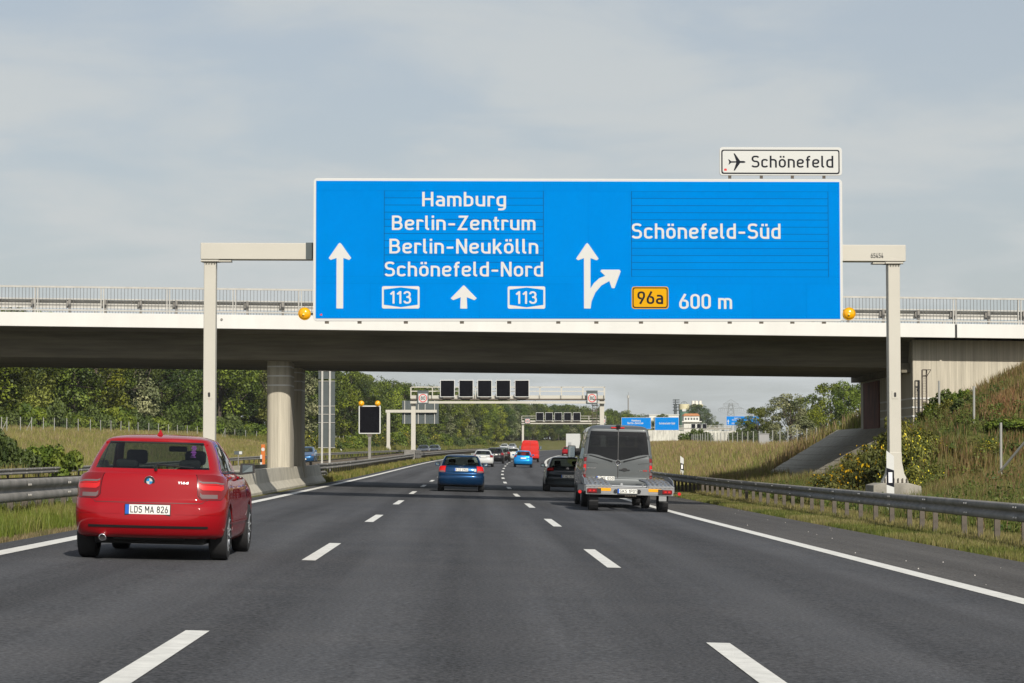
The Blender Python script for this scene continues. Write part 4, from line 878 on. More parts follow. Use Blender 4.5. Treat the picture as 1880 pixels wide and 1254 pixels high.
def roundel(parent, c, r, tilt, kind):
    e = empty('badge', c, (tilt, 0, 0), parent=parent)
    MB().lathe([(r * .98, .0), (r, -.006), (r * .62, -.008), (r * .60, -.004), (0, -.004)], (0, 0, 0), (0, 1, 0), 28).build('badge_ring', CHROME if kind != 'quarter' else mat('badge_dark', (.03, .03, .035), .3), e, smooth=True)
    if kind == 'quarter':
        MB().lathe([(r, -.002), (r * 1.08, -.006), (r * 1.08, 0)], (0, 0, 0), (0, 1, 0), 28).build('badge_rim', CHROME, e, smooth='all')
        for q in range(4):
            P = [(0, 0)] + [(r * .62 * math.cos(R(90 * q + a)), r * .62 * math.sin(R(90 * q + a))) for a in range(0, 91, 15)]
            MB().prism(P, -.012, -.009).build('badge_quarter', mat('badge_blue', (.02, .25, .55), .3) if q % 2 else SWHITE, e)
    elif kind == 'star':
        MB().lathe([(r * .95, -.01), (r * .80, -.012), (r * .80, -.004)], (0, 0, 0), (0, 1, 0), 24).build('badge_hoop', CHROME, e, smooth='all')
        MB().lathe([(r * .8, -.0085), (0, -.0085)], (0, 0, 0), (0, 1, 0), 24).build('badge_field', DARK, e)
        for k in range(3):
            a = R(90 + 120 * k); d = Vector((math.cos(a), 0, math.sin(a))); n = Vector((-d.z, 0, d.x)) * r * .13
            MB().add([d * r * .9 + Vector((0, -.012, 0)), n + Vector((0, -.010, 0)), -n + Vector((0, -.010, 0)), Vector((0, -.022, 0))], [(0, 1, 3), (0, 3, 2)]).build('badge_star', CHROME, e)
    return e

RED = paint('red_paint', (.265, .003, .007), .0, .35)
def wiper(t, sh, u, v_piv, length, m=DARK):
    c = sh.point(u, .35, .03); mb = MB()
    mb.cyl(sh.point(u - .0, v_piv, .012), sh.point(u + .12, v_piv + .0, .04), .018, n=8)
    a = sh.point(u + .12, v_piv, .035); b = sh.point(u + .38, .25, .03); mb.cyl(a, b, .016, .011, 6)
    mb.cyl(b, Vector(sh.point(u + .22, 2.5, .025)), .011, .007, 6)
    return mb.build('wiper', m, t)

# ---- the red hatchback in the left lane
t, sh = car('red five-door hatchback in the left lane, nearest car', 28.0, -3.74, HATCH, 4.32, 1.79, 1.49, RED, ptext='LDS MA 826', plate_at=2.9, lampv=(2.55, 5.5), lampu=(lambda v: 4.95 + max(0, 2.9 - v) * 1.2 + max(0, v - 4.6) * .9, lambda v: 7.25 - max(0, v - 4.2) * .35), detail='dark_mirror')
roundel(t, sh.point(6.45, 0.005, .004), .058, 0.15, 'quarter')
fr_ = lambda off: (lambda x, z, o: Vector((x, sh.point(np.interp(z, sh.net[:, 0, 2][:9], np.arange(9)), .005).y + .0 + (abs(x) / .56) ** 2 * .03 - off - o, z)))
lettering('116d', .335, .455, .905, .028, fr_(.012), ALLOY, t, name='model_lettering', thick=.055)
for sd in (1, -1):
    MB().grid(sh.patch(1.55, 1.72, .0, 3.55, .006, 2, 14, sd)).build('bumper_trim', DARK, t, smooth='all')
    MB().grid(sh.patch(2.55, 2.62, 1.2, 4.9, .004, 2, 14, sd)).build('bumper_crease', RED, t, smooth='all')
    # side sill crease
    MB().grid(sh.patch(1.95, 2.1, 6.6, 10.5, .008, 3, 20, sd)).build('sill_crease', RED, t, smooth='all')
sp = np.array([[(x, yy, zz) for x in np.linspace(-.60, .60, 13) for yy, zz in ((.545 + .10 * (x / .6) ** 2, 1.335 - .03 * (x / .6) ** 2 + dz),)] for dz in (0,)])
mb = MB(); S5 = []
for dy, dz in ((.14, -.005), (.0, -.012), (-.02, .004), (.0, .022), (.20, .052), (.36, .066)):
    S5.append([(x, .60 + dy + .13 * (x / .6) ** 2, 1.402 + dz - .032 * (x / .6) ** 2) for x in np.linspace(-.61, .61, 17)])
mb.grid(np.array(S5)); mb.build('roof_spoiler', RED, t, smooth='all')
MB().add([(-.045, 0, -.012), (.045, 0, -.012), (.03, .15, -.012), (-.03, .15, -.012), (-.004, .05, .07), (.004, .05, .07)], [(0, 1, 5, 4), (1, 2, 5), (2, 3, 4, 5), (3, 0, 4)]).build('roof_antenna', RED, t, loc=(0, .96, 1.475))
MB().box(-.03, .03, .95, 1.1, 1.474, 1.485).build('antenna_base', RED, t, bevel=.01)
wiper(t, sh, 8.0, .25, .5)
MB().lathe([(.034, 0), (.043, .0), (.043, .16)], (0, 0, 0), (0, 1, 0), 18).build('exhaust', CHROME, t, loc=(-.52, .05, .265), smooth='all'); MB().lathe([(.0, .03), (.034, .03), (.034, .0)], (0, 0, 0), (0, 1, 0), 18).build('exhaust_pipe', DARK, t, loc=(-.52, .05, .265))
# purple window sticker
PURP = mat('purple_print', (.085, .012, .15), .6)
c = sh.point(9.35, 2.7, .006)
mb = MB()
for k in range(8): mb.box(c.x - .035 + .008 * (k % 3), c.x + .03 - .006 * ((k * 2) % 3), c.y - .01 - .0 + .016 * (k - 4) + .012, c.y - .008 + .016 * (k - 4) + .012, c.z - .07 + k * .018, c.z - .058 + k * .018)
mb.build('window_sticker', PURP, t)
# roof ditch lines
for sd in (1, -1): MB().grid(sh.patch(11.0, 11.05, 5.2, 11, .002, 2, 24, sd)).build('shut_line', DARK, t)

# ---- blue hatchback in the middle lane
BLUEP = paint('blue_paint', (.006, .036, .10), .5, .3)
t, sh = car('dark blue hatchback in the middle lane under the bridge', 90.5, -.22, HATCH, 4.2, 1.78, 1.42, BLUEP, lod=1, ptext='R SZ 2906', plate_at=6.1, lampv=(2.9, 4.9), lampu=(5.4, 7.3), detail='gap', lamp=LENSL, tailmats=((.02, .2, .05, .9, LENSW),))
for k in range(4): MB().lathe([(.022, 0), (.026, -.004), (.030, 0)], (0, 0, 0), (0, 1, 0), 14).build('badge_ring', CHROME, t, loc=sh.point(6.95, .005, .006) + Vector((-.063 + .042 * k, -.003 * (k % 2), 0)))
MB().grid(np.concatenate([sh.patch(3.2, 3.32, 0, 3.6, .012, 2, 10, -1)[:, ::-1], sh.patch(3.2, 3.32, 0, 3.6, .012, 2, 10, 1)[:, 1:]], 1)).build('bumper_crease', BLUEP, t)
c = sh.point(6.0, 2.2, .01); MB().box(c.x - .045, c.x + .045, c.y - .004, c.y, c.z - .05, c.z + .05).build('body_sticker', SWHITE, t)
# ---- dark hatchback in front of the van
DKG = paint('dark_grey_paint', (.018, .024, .030), .3, .3)
t, sh = car('dark grey hatchback in the right lane half hidden by the van', 96.5, 4.05, HATCH, 4.2, 1.79, 1.45, DKG, lod=1, ptext='P HC 307', plate_at=3.35, lampv=(2.5, 5.2), lampu=(6.0, 7.2), detail='dark_mirror', tailmats=((.3, .55, .1, .8, LENSL),))
roundel(t, sh.point(6.7, .005, .006), .06, .15, 'plain')
# ---- cars farther along
WHITEP = paint('white_paint', (.48, .49, .48), 0, .35); SILV = paint('silver_paint', (.42, .43, .43), .5, .35)
BLACKP = paint('black_paint', (.012, .012, .014), .2, .3); DBR = paint('dark_brown_paint', (.022, .019, .018), .3, .3)
LBLUE = paint('light_blue_paint', (.005, .20, .52), .3, .3)
def spot(px, py, u=None, Y=None):
    return None
def place(px, Z):
    X_ = (px - 856) * Z / 4380; c = np.interp(Z, _cy, _cx); return Z, X_ - float(c)
FAR = [
 ('white saloon ahead of the blue hatchback in the left lane', 886, 202, SEDAN, 4.7, 1.82, 1.47, WHITEP, 1),
 ('dark estate car behind the bend, left lane, ahead of the white saloon', 908, 232, HATCH, 4.5, 1.82, 1.55, BLACKP, 1),
 ('second dark estate car in the left lane queue', 921, 258, HATCH, 4.5, 1.82, 1.55, DBR, 1),
 ('silver white hatchback beside the red van', 940.5, 268, HATCH, 4.1, 1.78, 1.5, WHITEP, 1),
]
for lab, px, Z, rows_, L_, W_, H_, pm_, fc in FAR:
    s_, u_ = place(px, Z); car(lab, s_, u_, rows_, L_, W_, H_, pm_, lod=1, ptext='', plate_at=5.8, lampv=(2.9, 5.0), lampu=(5.6, 7.2))
s_, u_ = place(960, 205); t, sh = car('small bright blue hatchback in the middle lane', s_, u_, HATCH, 3.45, 1.62, 1.46, LBLUE, lod=1, ptext='', plate_at=5.6, lampv=(3.3, 5.2), lampu=(6.3, 8.2), wr=.28)
s_, u_ = place(1041, 400); car('small red car far ahead beside the door mirror of the van', s_, u_, HATCH, 4.1, 1.78, 1.5, RED, lod=1)
# opposite carriageway
OPP = [('blue car with headlights driving towards the camera beside the piers', 566, 218, HATCH, 4.4, 1.85, 1.6, paint('mid_blue_paint', (.02, .085, .20), .4, .3)),
       ('dark saloon on the opposite carriageway above the median rail', 852, 330, SEDAN, 4.6, 1.82, 1.5, BLACKP),
       ('grey car following on the opposite carriageway', 862, 352, HATCH, 4.4, 1.8, 1.5, DKG),
       ('white car far along the opposite carriageway', 1003, 520, SEDAN, 4.6, 1.82, 1.55, WHITEP),
       ('grey car behind the white one on the opposite carriageway', 1011, 540, HATCH, 4.4, 1.8, 1.55, SILV),
       ('dark green car farthest along the opposite carriageway', 1031, 590, HATCH, 4.4, 1.8, 1.6, paint('dark_green_paint', (.02, .05, .05), .3, .3))]
for lab, px, Z, rows_, L_, W_, H_, pm_ in OPP:
    s_, u_ = place(px, Z); u_ = max(min(u_, -11.8), -19.5); car(lab, s_, u_, rows_, L_, W_, H_, pm_, lod=1, facing=-1)

# ---- vans
VAN = [ # zr zs zf w yr yf rb fb
 (.42, .33, .33, .90, .10, 5.75, .5, 1.5), (.46, .42, .42, .965, .02, 5.85, .45, 1.5), (.66, .62, .6, .985, .0, 5.9, .42, 1.5), (.82, .8, .75, .992, .02, 5.9, .40, 1.5), (.86, .95, .9, .993, .045, 5.85, .40, 1.5), (1.10, 1.12, 1.02, .992, .05, 5.7, .40, 1.4),
 (1.36, 1.32, 1.15, .982, .058, 5.45, .40, 1.4), (1.46, 1.44, 1.38, .97, .07, 4.9, .40, 1.3), (1.52, 1.5, 1.48, .963, .075, 4.75, .40, 1.3), (1.90, 1.88, 1.85, .915, .115, 4.3, .40, 1.2), (2.17, 2.1, 2.1, .865, .155, 3.95, .40, 1.0), (2.25, 2.2, 2.2, .835, .18, 3.75, .40, 1.0), (2.325, 2.31, 2.3, .74, .30, 3.5, .40, .9), (2.36, 2.36, 2.35, .42, .62, 3.2, .35, .7), (2.365, 2.37, 2.36, .01, 1.5, 2.2, .02, .02)]
XV = np.array([0, .3, .56, .78, .905, .975, 1.0]); YV = np.array([0, .004, .010, .022, .05, .12, .36])
def van(name, label, s, u, pm, rows=VAN, windows=True, L=5.9, lod=0, wr=.345, scale=1.0, cat='van', glass=None, handle=True):
    def dip(net):                                          # lower edge of the rear panes sags towards the middle
        zz0 = net[:11, 0, 2].copy(); yy0 = net[:11, 0, 1].copy()
        for j, d in enumerate((.17, .115, .035, 0)):
            for r_, kd in ((5, .45), (6, .9), (7, 1.0), (8, 1.0)):
                net[r_, j, 2] -= d * kd; net[r_, j, 1] += np.interp(net[r_, j, 2], zz0, yy0) - yy0[r_]
    sh = Shell(rows, XV, YV, dip if windows else None)
    p = RP(s, u, -.025 * u); t = empty(name, p, (0, .025, -RH(s)), label=label, cat=cat); t.scale = (scale,) * 3
    us = np.linspace(0, sh.NR - 1, (sh.NR - 1) * 4 + 1); vs = np.linspace(0, sh.NC - 1, (sh.NC - 1) * 6 + 1); D = sh.ev(us, vs)
    wy = (1.02, 4.65)
    for yw in wy:
        ra = wr + .06; dy = np.clip(1 - ((D[..., 1] - yw) / ra) ** 2, 0, None); arch = np.where(dy > 0, wr + np.sqrt(dy) * ra, -1)
        sel = (D[..., 0] > .7) & (D[..., 2] < arch); D[..., 2] = np.where(sel, arch, D[..., 2])
    Dm = D[:, ::-1] * np.array([-1, 1, 1]); full = np.concatenate([D, Dm[:, 1:-1]], 1); nr_, nc_ = full.shape[:2]; nh = D.shape[1]
    parts = {'body': [], 'rear_window': [], 'rear_window2': [], 'side_window': [], 'side_window2': [], 'windscreen': []}
    for i in range(nr_ - 1):
        ur = (us[i] + us[i + 1]) / 2
        for j in range(nc_):
            right = j < nh - 1; jj = j if right else (2 * (nh - 1) - 1 - j); v = (vs[jj] + vs[jj + 1]) / 2; k = 'body'
            if 8.0 < ur < 10.0:
                if v < 3.95 and windows: k = 'rear_window' if right else 'rear_window2'
                elif 6.1 < v < 10.9 and (windows or v > 9.2): k = 'side_window' if right else 'side_window2'
                elif v > 12.9: k = 'windscreen'
            a = i * nc_ + j; b = i * nc_ + (j + 1) % nc_; parts[k].append((a, b, b + nc_, a + nc_))
    fV = full.reshape(-1, 3)
    for k, f_ in parts.items():
        if not f_: continue
        Fq = np.array(f_); idx, inv = np.unique(Fq, return_inverse=True)
        obj(k.rstrip('2'), np_mesh(k, fV[idx], inv.reshape(Fq.shape), pm if k == 'body' else (glass or GLASSD if k != 'windscreen' else GLASS), smooth=True), t)
    for yw in wy:
        for sd in (1, -1): wheel(t, sd * .87, yw, wr, .235, simple=True)
    MB().box(-.70, .70, .35, 5.3, .28, .55).build('underbody', UNDER, t); MB().box(-.92, .92, 1.5, 4.15, .35, .55).build('underbody', UNDER, t)
    MB().box(-.85, .85, .4, 4.4, .6, .66).build('cabin_floor', UNDER, t)
    MB().box(-.8, .8, 2.6, 2.75, .66, 1.75).build('seat_bench', SEAT, t); MB().box(-.85, .85, 4.6, 4.9, .6, 1.35).build('dashboard', SEAT, t)
    for x in (-.5, 0, .5): MB().box(x - .14, x + .14, 2.62, 2.72, 1.78, 1.98).build('headrest', SEAT, t, bevel=.04)
    for sd in (1, -1):                                      # lamps, hinges, mirrors, side lines
        for a, b, mm in ((3.9, 4.35, LENSR), (4.38, 4.75, LENSW), (4.78, 5.45, LENSL), (5.48, 5.75, LENSW), (5.78, 6.55, LENSR)):
            MB().grid(sh.patch(a, b, 4.02, 5.3, .010, 5, 9, sd)).build('tail_light', mm, t, smooth='all')
        for u_ in (4.9, 7.0, 9.4):
            c = sh.point(u_, 4.6, .015, sd); MB().box(c.x - .035, c.x + .035, c.y - .02, c.y + .03, c.z - .045, c.z + .045).build('hinge', pm, t, bevel=.01)
        MB().grid(sh.patch(3.7, 10.35, 4.0, 4.03, .003, 30, 2, sd)).build('shut_line', DARK, t)
        c = Vector((sd * 1.0, 4.55, 1.42))
        mm_ = MB().box(min(c.x, c.x + sd * .24), max(c.x, c.x + sd * .24), c.y, c.y + .14, c.z - .02, c.z + .36).build('door_mirror', DARK, t, bevel=.04)
        MB().box(min(c.x + sd * .03, c.x + sd * .22), max(c.x + sd * .03, c.x + sd * .22), c.y - .006, c.y - .001, c.z, c.z + .33).build('mirror_glass', mat('mirror_glass', (.35, .42, .46), .05, 1.0), mm_)
        MB().box(min(c.x - sd * .12, c.x + sd * .05), max(c.x - sd * .12, c.x + sd * .05), c.y + .04, c.y + .1, c.z + .05, c.z + .28).build('mirror_stalk', DARK, mm_)
        for v in (6.9, 8.6): MB().grid(sh.patch(2.2, 10.6, v, v + .02, .003, 30, 2, sd)).build('shut_line', DARK, t)
        MB().grid(sh.patch(5.62, 5.66, 2.05, 4.0, .004, 2, 10, sd)).build('door_crease', DARK, t)
    MB().grid(np.array([[sh.point(u_, 0.0, .004) + Vector((x, 0, 0)) for x in (-.011, .011)] for u_ in np.linspace(3.7, 10.9, 30)])).build('shut_line', DARK, t)
    G = np.concatenate([sh.patch(3.66, 3.74, 0, 4.0, .003, 2, 12, -1)[:, ::-1], sh.patch(3.66, 3.74, 0, 4.0, .003, 2, 12, 1)[:, 1:]], 1); MB().grid(G).build('shut_line', DARK, t)
    return t, sh
VGREY = paint('van_grey_paint', (.095, .103, .106), .35, .4)
t, sh = van('camper_van', 'grey panel van with dark rear windows towing a trailer in the right lane', 67.6, 4.27, VGREY)
roundel(t, sh.point(7.55, .005, .012), .082, .05, 'star')
MB().box(-.19, .19, -.006, .05, .0, .03).build('brake_light', LENSL, t, loc=(-.02, .165, 2.265))
mb = MB().box(-.06, .06, .12, .26, 2.28, 2.37).cyl((.0, .12, 2.33), (.0, .06, 2.31), .035, .04, 10).cyl((-.08, .2, 2.30), (-.02, .2, 2.35), .02, n=6); mb.build('roof_camera', DARK, t, bevel=.008)
c = sh.point(5.25, .62, .015)
MB().box(c.x - .15, c.x + .15, c.y - .015, c.y + .01, c.z - .012, c.z + .012).prism([(c.x + .085 * math.cos(a), c.z + .04 * math.sin(a) + .012) for a in np.linspace(0, 2 * math.pi, 17)[:-1]], c.y - .02, c.y + .01).build('door_handle', DARK, t)
for sd in (1, -1):
    a = sh.point(7.75, .9 if sd < 0 else .75, .03, sd); b = sh.point(7.72, 3.4, .02, sd); d = sh.point(7.4, .55, .02, sd)
    MB().cyl(a, b, .012, .008, 6).cyl(d, a, .02, .014, 6).build('wiper', DARK, t)
lettering('Sprinter', -.88, -.62, 1.105, .036, lambda x, z, o: (x, sh.point(5.0, 2.6).y - .012 - o, z), CHROME, t, name='model_lettering', thick=.08) if all(c in GL for c in 'Sprinter') else None
lettering('316', .60, .70, 1.055, .04, lambda x, z, o: (x, sh.point(5.0, 2.6).y - .012 - o, z), CHROME, t, name='model_lettering', thick=.08)
lettering('CDI', .72, .82, 1.055, .04, lambda x, z, o: (x, sh.point(5.0, 3.0).y - .012 - o, z), LENSL, t, name='model_lettering', thick=.08) if all(c in GL for c in 'CDI') else None
plate(t, sh.point(3.2, 1.2, .012, -1), .52, .11, 'GWE 050')
REDV = paint('red_van_paint', (.50, .022, .016), 0, .4)
s_, u_ = place(972.5, 258); van('delivery_van', 'plain red delivery van with closed rear doors, middle of the queue', s_, u_, REDV, windows=False, lod=1, scale=1.0)
# ---- white lorry far ahead
s_, u_ = place(1052, 430); p = RP(s_, u_, -.025 * u_)
t = empty('lorry', p, (0, 0, -RH(s_)), label='white lorry just visible to the left of the grey van', cat='lorry')
MB().box(-1.25, 1.25, 0, 7.5, .95, 3.75).build('cargo_box', WHITEP, t, bevel=.03); MB().box(-1.15, 1.15, 7.9, 9.8, .6, 2.9).build('cab', WHITEP, t, bevel=.1)
MB().box(-1.2, 1.2, .0, .12, .5, .62).build('bumper', GALVD, t); MB().box(-.5, .5, .2, 9.5, .6, .95).build('chassis', UNDER, t)
for yy in (1.6, 2.9, 8.8):
    for sd in (1, -1): wheel(t, sd * 1.05, yy, .48, .3, simple=True)
for sd in (1, -1): MB().box(sd * .95 - .16, sd * .95 + .16, -.02, .0, .72, .86).build('tail_light', LENSR, t)
MB().box(-.9, -.3, -.012, -.002, 1.2, 2.2).build('door_panel', SILV, t)

# ---- car transport trailer behind the van
s_, u_ = 63.3, 4.32
p = RP(s_, u_, -.025 * u_)
t = empty('car_trailer', p, (0, .025, -RH(s_)), label='empty low car trailer with ribbed ramps hitched behind the grey van', cat='trailer')
GT = mat('trailer_zinc', (.20, .21, .22), .5, .3, var=.2, vscale=4); AL = mat('trailer_aluminium', (.27, .275, .28), .45, .4)
W2 = 1.16
MB().box(-W2, W2, .0, .05, .44, .64).build('rear_beam', AL, t, bevel=.006)
for sd in (1, -1):
    a, b = sorted((sd * .50, sd * W2)); mb = MB()
    G = np.array([[(x, y, z + .012 * math.cos((x) * 2 * math.pi / .11)) for x in np.linspace(a, b, 37)] for y, z in ((-.005, .67), (.02, .70), (1.2, .80), (3.9, .84))]); mb.grid(G)
    G2 = G - np.array([0, 0, .03]); mb.grid(G2, flip=True)
    rp_ = mb.build('ramp_plate', GT, t)
    for r_ in range(5):
        for c_ in range(4): MB().box(a + .1 + c_ * .14, a + .15 + c_ * .14, .3 + r_ * .6, .36 + r_ * .6, .74 + r_ * .04, .748 + r_ * .04 + .01).build('grip_stud', GALVD, rp_)
    MB().box(a, b, -.012, .02, .645, .675).build('ramp_edge', AL, t)
    MB().box(sd * .50 - .03, sd * .50 + .03, .05, 4.3, .55, .70).build('side_rail', GT, t)
    MB().box(sd * W2 - .03, sd * W2 + .03, .05, 4.0, .52, .68).build('side_rail', GT, t)
    MB().prism([(.15, .70), (.5, .84), (1.8, .93), (3.2, .90), (3.2, .84), (.2, .66)], sd * (W2 + .02) - .012, sd * (W2 + .02) + .012, 'yz').build('side_flare', GT, t)
    o = MB().box(sd * .93 - .17, sd * .93 + .17, -.03, -.001, .475, .605).build('light_unit', DARK, t)
    MB().box(sd * 1.0 - .13, sd * 1.0 + .13, -.045, -.031, .485, .595).build('tail_light', LENSR, t, bevel=.01)
    for q in (-.05, .05): MB().box(sd * 1.0 + q - .03, sd * 1.0 + q + .03, -.052, -.046, .52, .56).build('lamp_lens', LENSL, t)
    MB().box(sd * .67 - .17, sd * .67 + .17, -.008, -.001, .535, .615).build('reflector', LENSO, t); MB().box(sd * .67 - .17, sd * .67 + .17, -.008, -.001, .475, .53).build('reflector', SYEL if sd > 3 else AL, t)
    MB().cyl((sd * (W2 + .02), .02, .52), (sd * (W2 + .16), .02, .50), .012, n=6).build('marker_stalk', DARK, t); MB().cyl((sd * (W2 + .16), -.02, .50), (sd * (W2 + .16), .05, .50), .045, n=10).build('marker_lamp', LENSL, t)
    for yy in (.55, 1.3): wheel(t, sd * .93, yy, .30, .195, simple=True)
    MB().lathe([(.33, -.12), (.34, -.12), (.34, .12), (.33, .12)], (sd * .93, .55, .30), (1, 0, 0), 20).build('mudguard', DARK, t)
MB().box(.78, .98, -.02, -.005, .30, .43).build('mud_flap', AL, t)
MB().box(-1.1, 1.1, 2.0, 2.12, .5, .62).build('axle_beam', GT, t)
for a, b in (((-.47, .3, .62), (.1, 1.6, .62)), ((.47, .3, .62), (-.1, 1.6, .62)), ((-.47, 1.7, .64), (.47, 1.7, .64)), ((-.47, .25, .66), (.47, .25, .66)), ((-.2, .25, .72), (-.2, .9, .6)), ((.36, .25, .74), (.36, .25, .56))):
    MB().cyl(a, b, .035, n=8).build('cross_brace', GT, t)
MB().box(-.06, .06, 1.6, 4.4, .50, .6).build('draw_bar', GT, t)
pl_ = plate(t, (-.06, -.022, .54), .52, .115, 'GKS 1P01')
for sd in (-1, 1): MB().cyl((-.06 + sd * .31, -.04, .54), (-.06 + sd * .31, -.0, .54), .05, n=12).build('plate_lamp', DARK, t)
for k in range(7): MB().box(-.12 + k * .045, -.10 + k * .045, .0, .03, .40, .44).build('bracket', GALVD, t)
# ================================================================== overhead display gantries
def box_between(mb, a, b, c, d, th):
    pass
def vms(parent_label, c, w, h, grp=None, heading=0.0, lod=0, par=None):
    e = empty('display_sign', c, (0, 0, heading), label=parent_label, cat='display sign', group=grp)
    MB().prism(rrect(-w / 2, w / 2, -h / 2, h / 2, .06), 0, .28).build('housing', SWHITE, e, bevel=.01)
    MB().box(-w / 2 + .07, w / 2 - .07, -.012, .0, -h / 2 + .07, h / 2 - .07).build('led_face', LED, e)
    if lod == 0:
        for k in range(3):
            z = -h / 2 + h * (k + .5) / 3; MB().box(-w / 2 - .09, -w / 2, .02, .06, z - .03, z + .03).build('latch', DARK, e)
    MB().box(-w * .3, w * .3, .0, .4, -h / 2 - .14, -h / 2).build('support', GALVD, e)
    return e
def speed_sign(c, size, num, label, heading=0.0, backed=True):
    e = empty('speed_limit_sign', c, (0, 0, heading), label=label, cat='road sign')
    if backed: MB().box(-size * .62, size * .62, .02, .2, -size * .66, size * .85).build('backing', SGREY, e)
    MB().box(-size / 2, size / 2, .0, .018, -size / 2, size / 2).build('board', SWHITE, e)
    n = 28
    ring = MB(); r1, r0 = size * .46, size * .37
    V = [(r * math.cos(2 * math.pi * i / n), -.006, r * math.sin(2 * math.pi * i / n)) for r in (r1, r0) for i in range(n)]
    ring.add(V, [(i, (i + 1) % n, n + (i + 1) % n, n + i) for i in range(n)]).build('ring', SRED, e)
    lettering(num, -size * .25, size * .25, -size * .2, size * .4, lambda x, z, o: (x, -.008 - o, z), SBLACK, e, thick=.075)
    return e
def display_gantry(Y, pxl, pxr, y_top, y_bot, y_rail, panels, name_label, ladder=True, sgn=None, lod=0, ordn=('first', 'second', 'third', 'fourth', 'fifth'), base=.2, where=''):
    a, b = at(pxl, y_bot, Y), at(pxr, y_bot, Y); zt = at(pxl, y_top, Y).z; zr = at(pxl, y_rail, Y).z; m = (a + b) / 2
    e = empty('display_gantry', (a.x, Y, 0), label=name_label, cat='gantry'); inv = Vector((a.x, Y, 0))
    def P(mb, name, mm, **k): return mb.build(name, mm, e, warp=lambda p: (p[0] - inv.x, p[1] - inv.y, p[2]), **k)
    zmid = (a.z + zt) / 2; d = zt - a.z
    P(MB().box(a.x - .3, b.x + .3, Y - .35, Y + .35, zmid + d * .1, zt), 'beam', STEELW); P(MB().box(a.x - .3, b.x + .3, Y - .6, Y - .45, a.z, a.z + d * .28), 'lower_chord', STEELW)
    P(MB().box(a.x - .28, b.x + .28, Y - .5, Y + .6, zmid - d * .08, zmid + d * .08), 'walkway', GALVD)
    for x in (a.x, b.x): 
        s0 = s_of_Y(Y, x); zb_ = float(gz(s0)) + base - .4
        P(MB().box(x - .22, x + .22, Y - .22, Y + .22, zb_, zmid), 'post', STEELW); P(MB().prism([(x - .5, zb_), (x + .5, zb_), (x + .22, zb_ + 1.6), (x - .22, zb_ + 1.6)], Y - .24, Y + .24), 'foot', STEELW)
    n = int((b.x - a.x) / (2.0 if lod == 0 else 3))
    for yy in ((Y - .62), (Y + .62)):
        P(MB().box(a.x - .3, b.x + .3, yy - .03, yy + .03, zr - .07, zr).box(a.x - .3, b.x + .3, yy - .025, yy + .025, zt + (zr - zt) * .45, zt + (zr - zt) * .45 + .06), 'handrail', STEELW)
        for k in range(n + 1):
            x = a.x - .25 + (b.x - a.x + .5) * k / n; P(MB().box(x - .04, x + .04, yy - .03, yy + .03, zt - d * .3, zr), 'rail_post', STEELW)
    if ladder:
        lx = b.x - .75; zb_ = float(gz(s_of_Y(Y, lx))) + 1
        lm = MB().box(lx - .25, lx - .2, Y - .3, Y - .25, zb_, zmid).box(lx + .2, lx + .25, Y - .3, Y - .25, zb_, zmid)
        z = zb_ + .2
        while z < zmid: lm.box(lx - .2, lx + .2, Y - .29, Y - .26, z, z + .04); z += .3
        P(lm, 'ladder', GALVD)
        for z in np.arange(zb_ + 2, zmid, .55): P(MB().lathe([(.36, 0), (.36, .06)], (lx, Y - .55, z), (0, 0, 1), 12), 'ladder_hoop', GALVD)
    for i, (px0, px1, py0, py1) in enumerate(panels):
        c = at((px0 + px1) / 2, (py0 + py1) / 2, Y - .75); w = (px1 - px0) * Y / FPX; h = (py1 - py0) * Y / FPX
        vms('%s of five black display panels %s' % (('leftmost', 'second', 'middle', 'fourth', 'rightmost')[i % 5], where), c, w, h, 'black display panels ' + where, lod=lod)
    for px, py, size, lab in (sgn or []): speed_sign(at(px, py, Y - .8), size * Y / FPX, '80', lab)
    return e
P1 = [(808 + 34.2 * k, 835 + 34.2 * k, 697.5, 729) for k in range(5)]
display_gantry(240, 759, 1105, 726, 741, 710, P1, 'white display gantry with railing spanning the road beyond the bridge', where='on the nearer overhead gantry',
               sgn=[(776.5, 731, 16.5, 'round 80 speed limit sign at the left end of the nearer gantry'), (1087, 731, 16.5, 'round 80 speed limit sign at the right end of the nearer gantry')])
P2 = [(984 + 17 * k, 998 + 17 * k, 757.3, 772.5) for k in range(5)]
display_gantry(520, 960, 1110, 772, 778.5, 763.5, P2, 'smaller looking white display gantry farther along the motorway', lod=1, ladder=False, where='on the farther overhead gantry',
               sgn=[(968.5, 773, 8, 'round 80 speed limit sign at the left end of the farther gantry'), (1107, 773, 8, 'round 80 speed limit sign seen just above the grey van')])
display_gantry(800, 1246, 1340, 785, 789, 781, [(1269 + 10.3 * k, 1277 + 10.3 * k, 778, 786.5) for k in range(3)], 'most distant display gantry beside the orange roofed building', lod=1, ladder=False, where='on the most distant gantry')
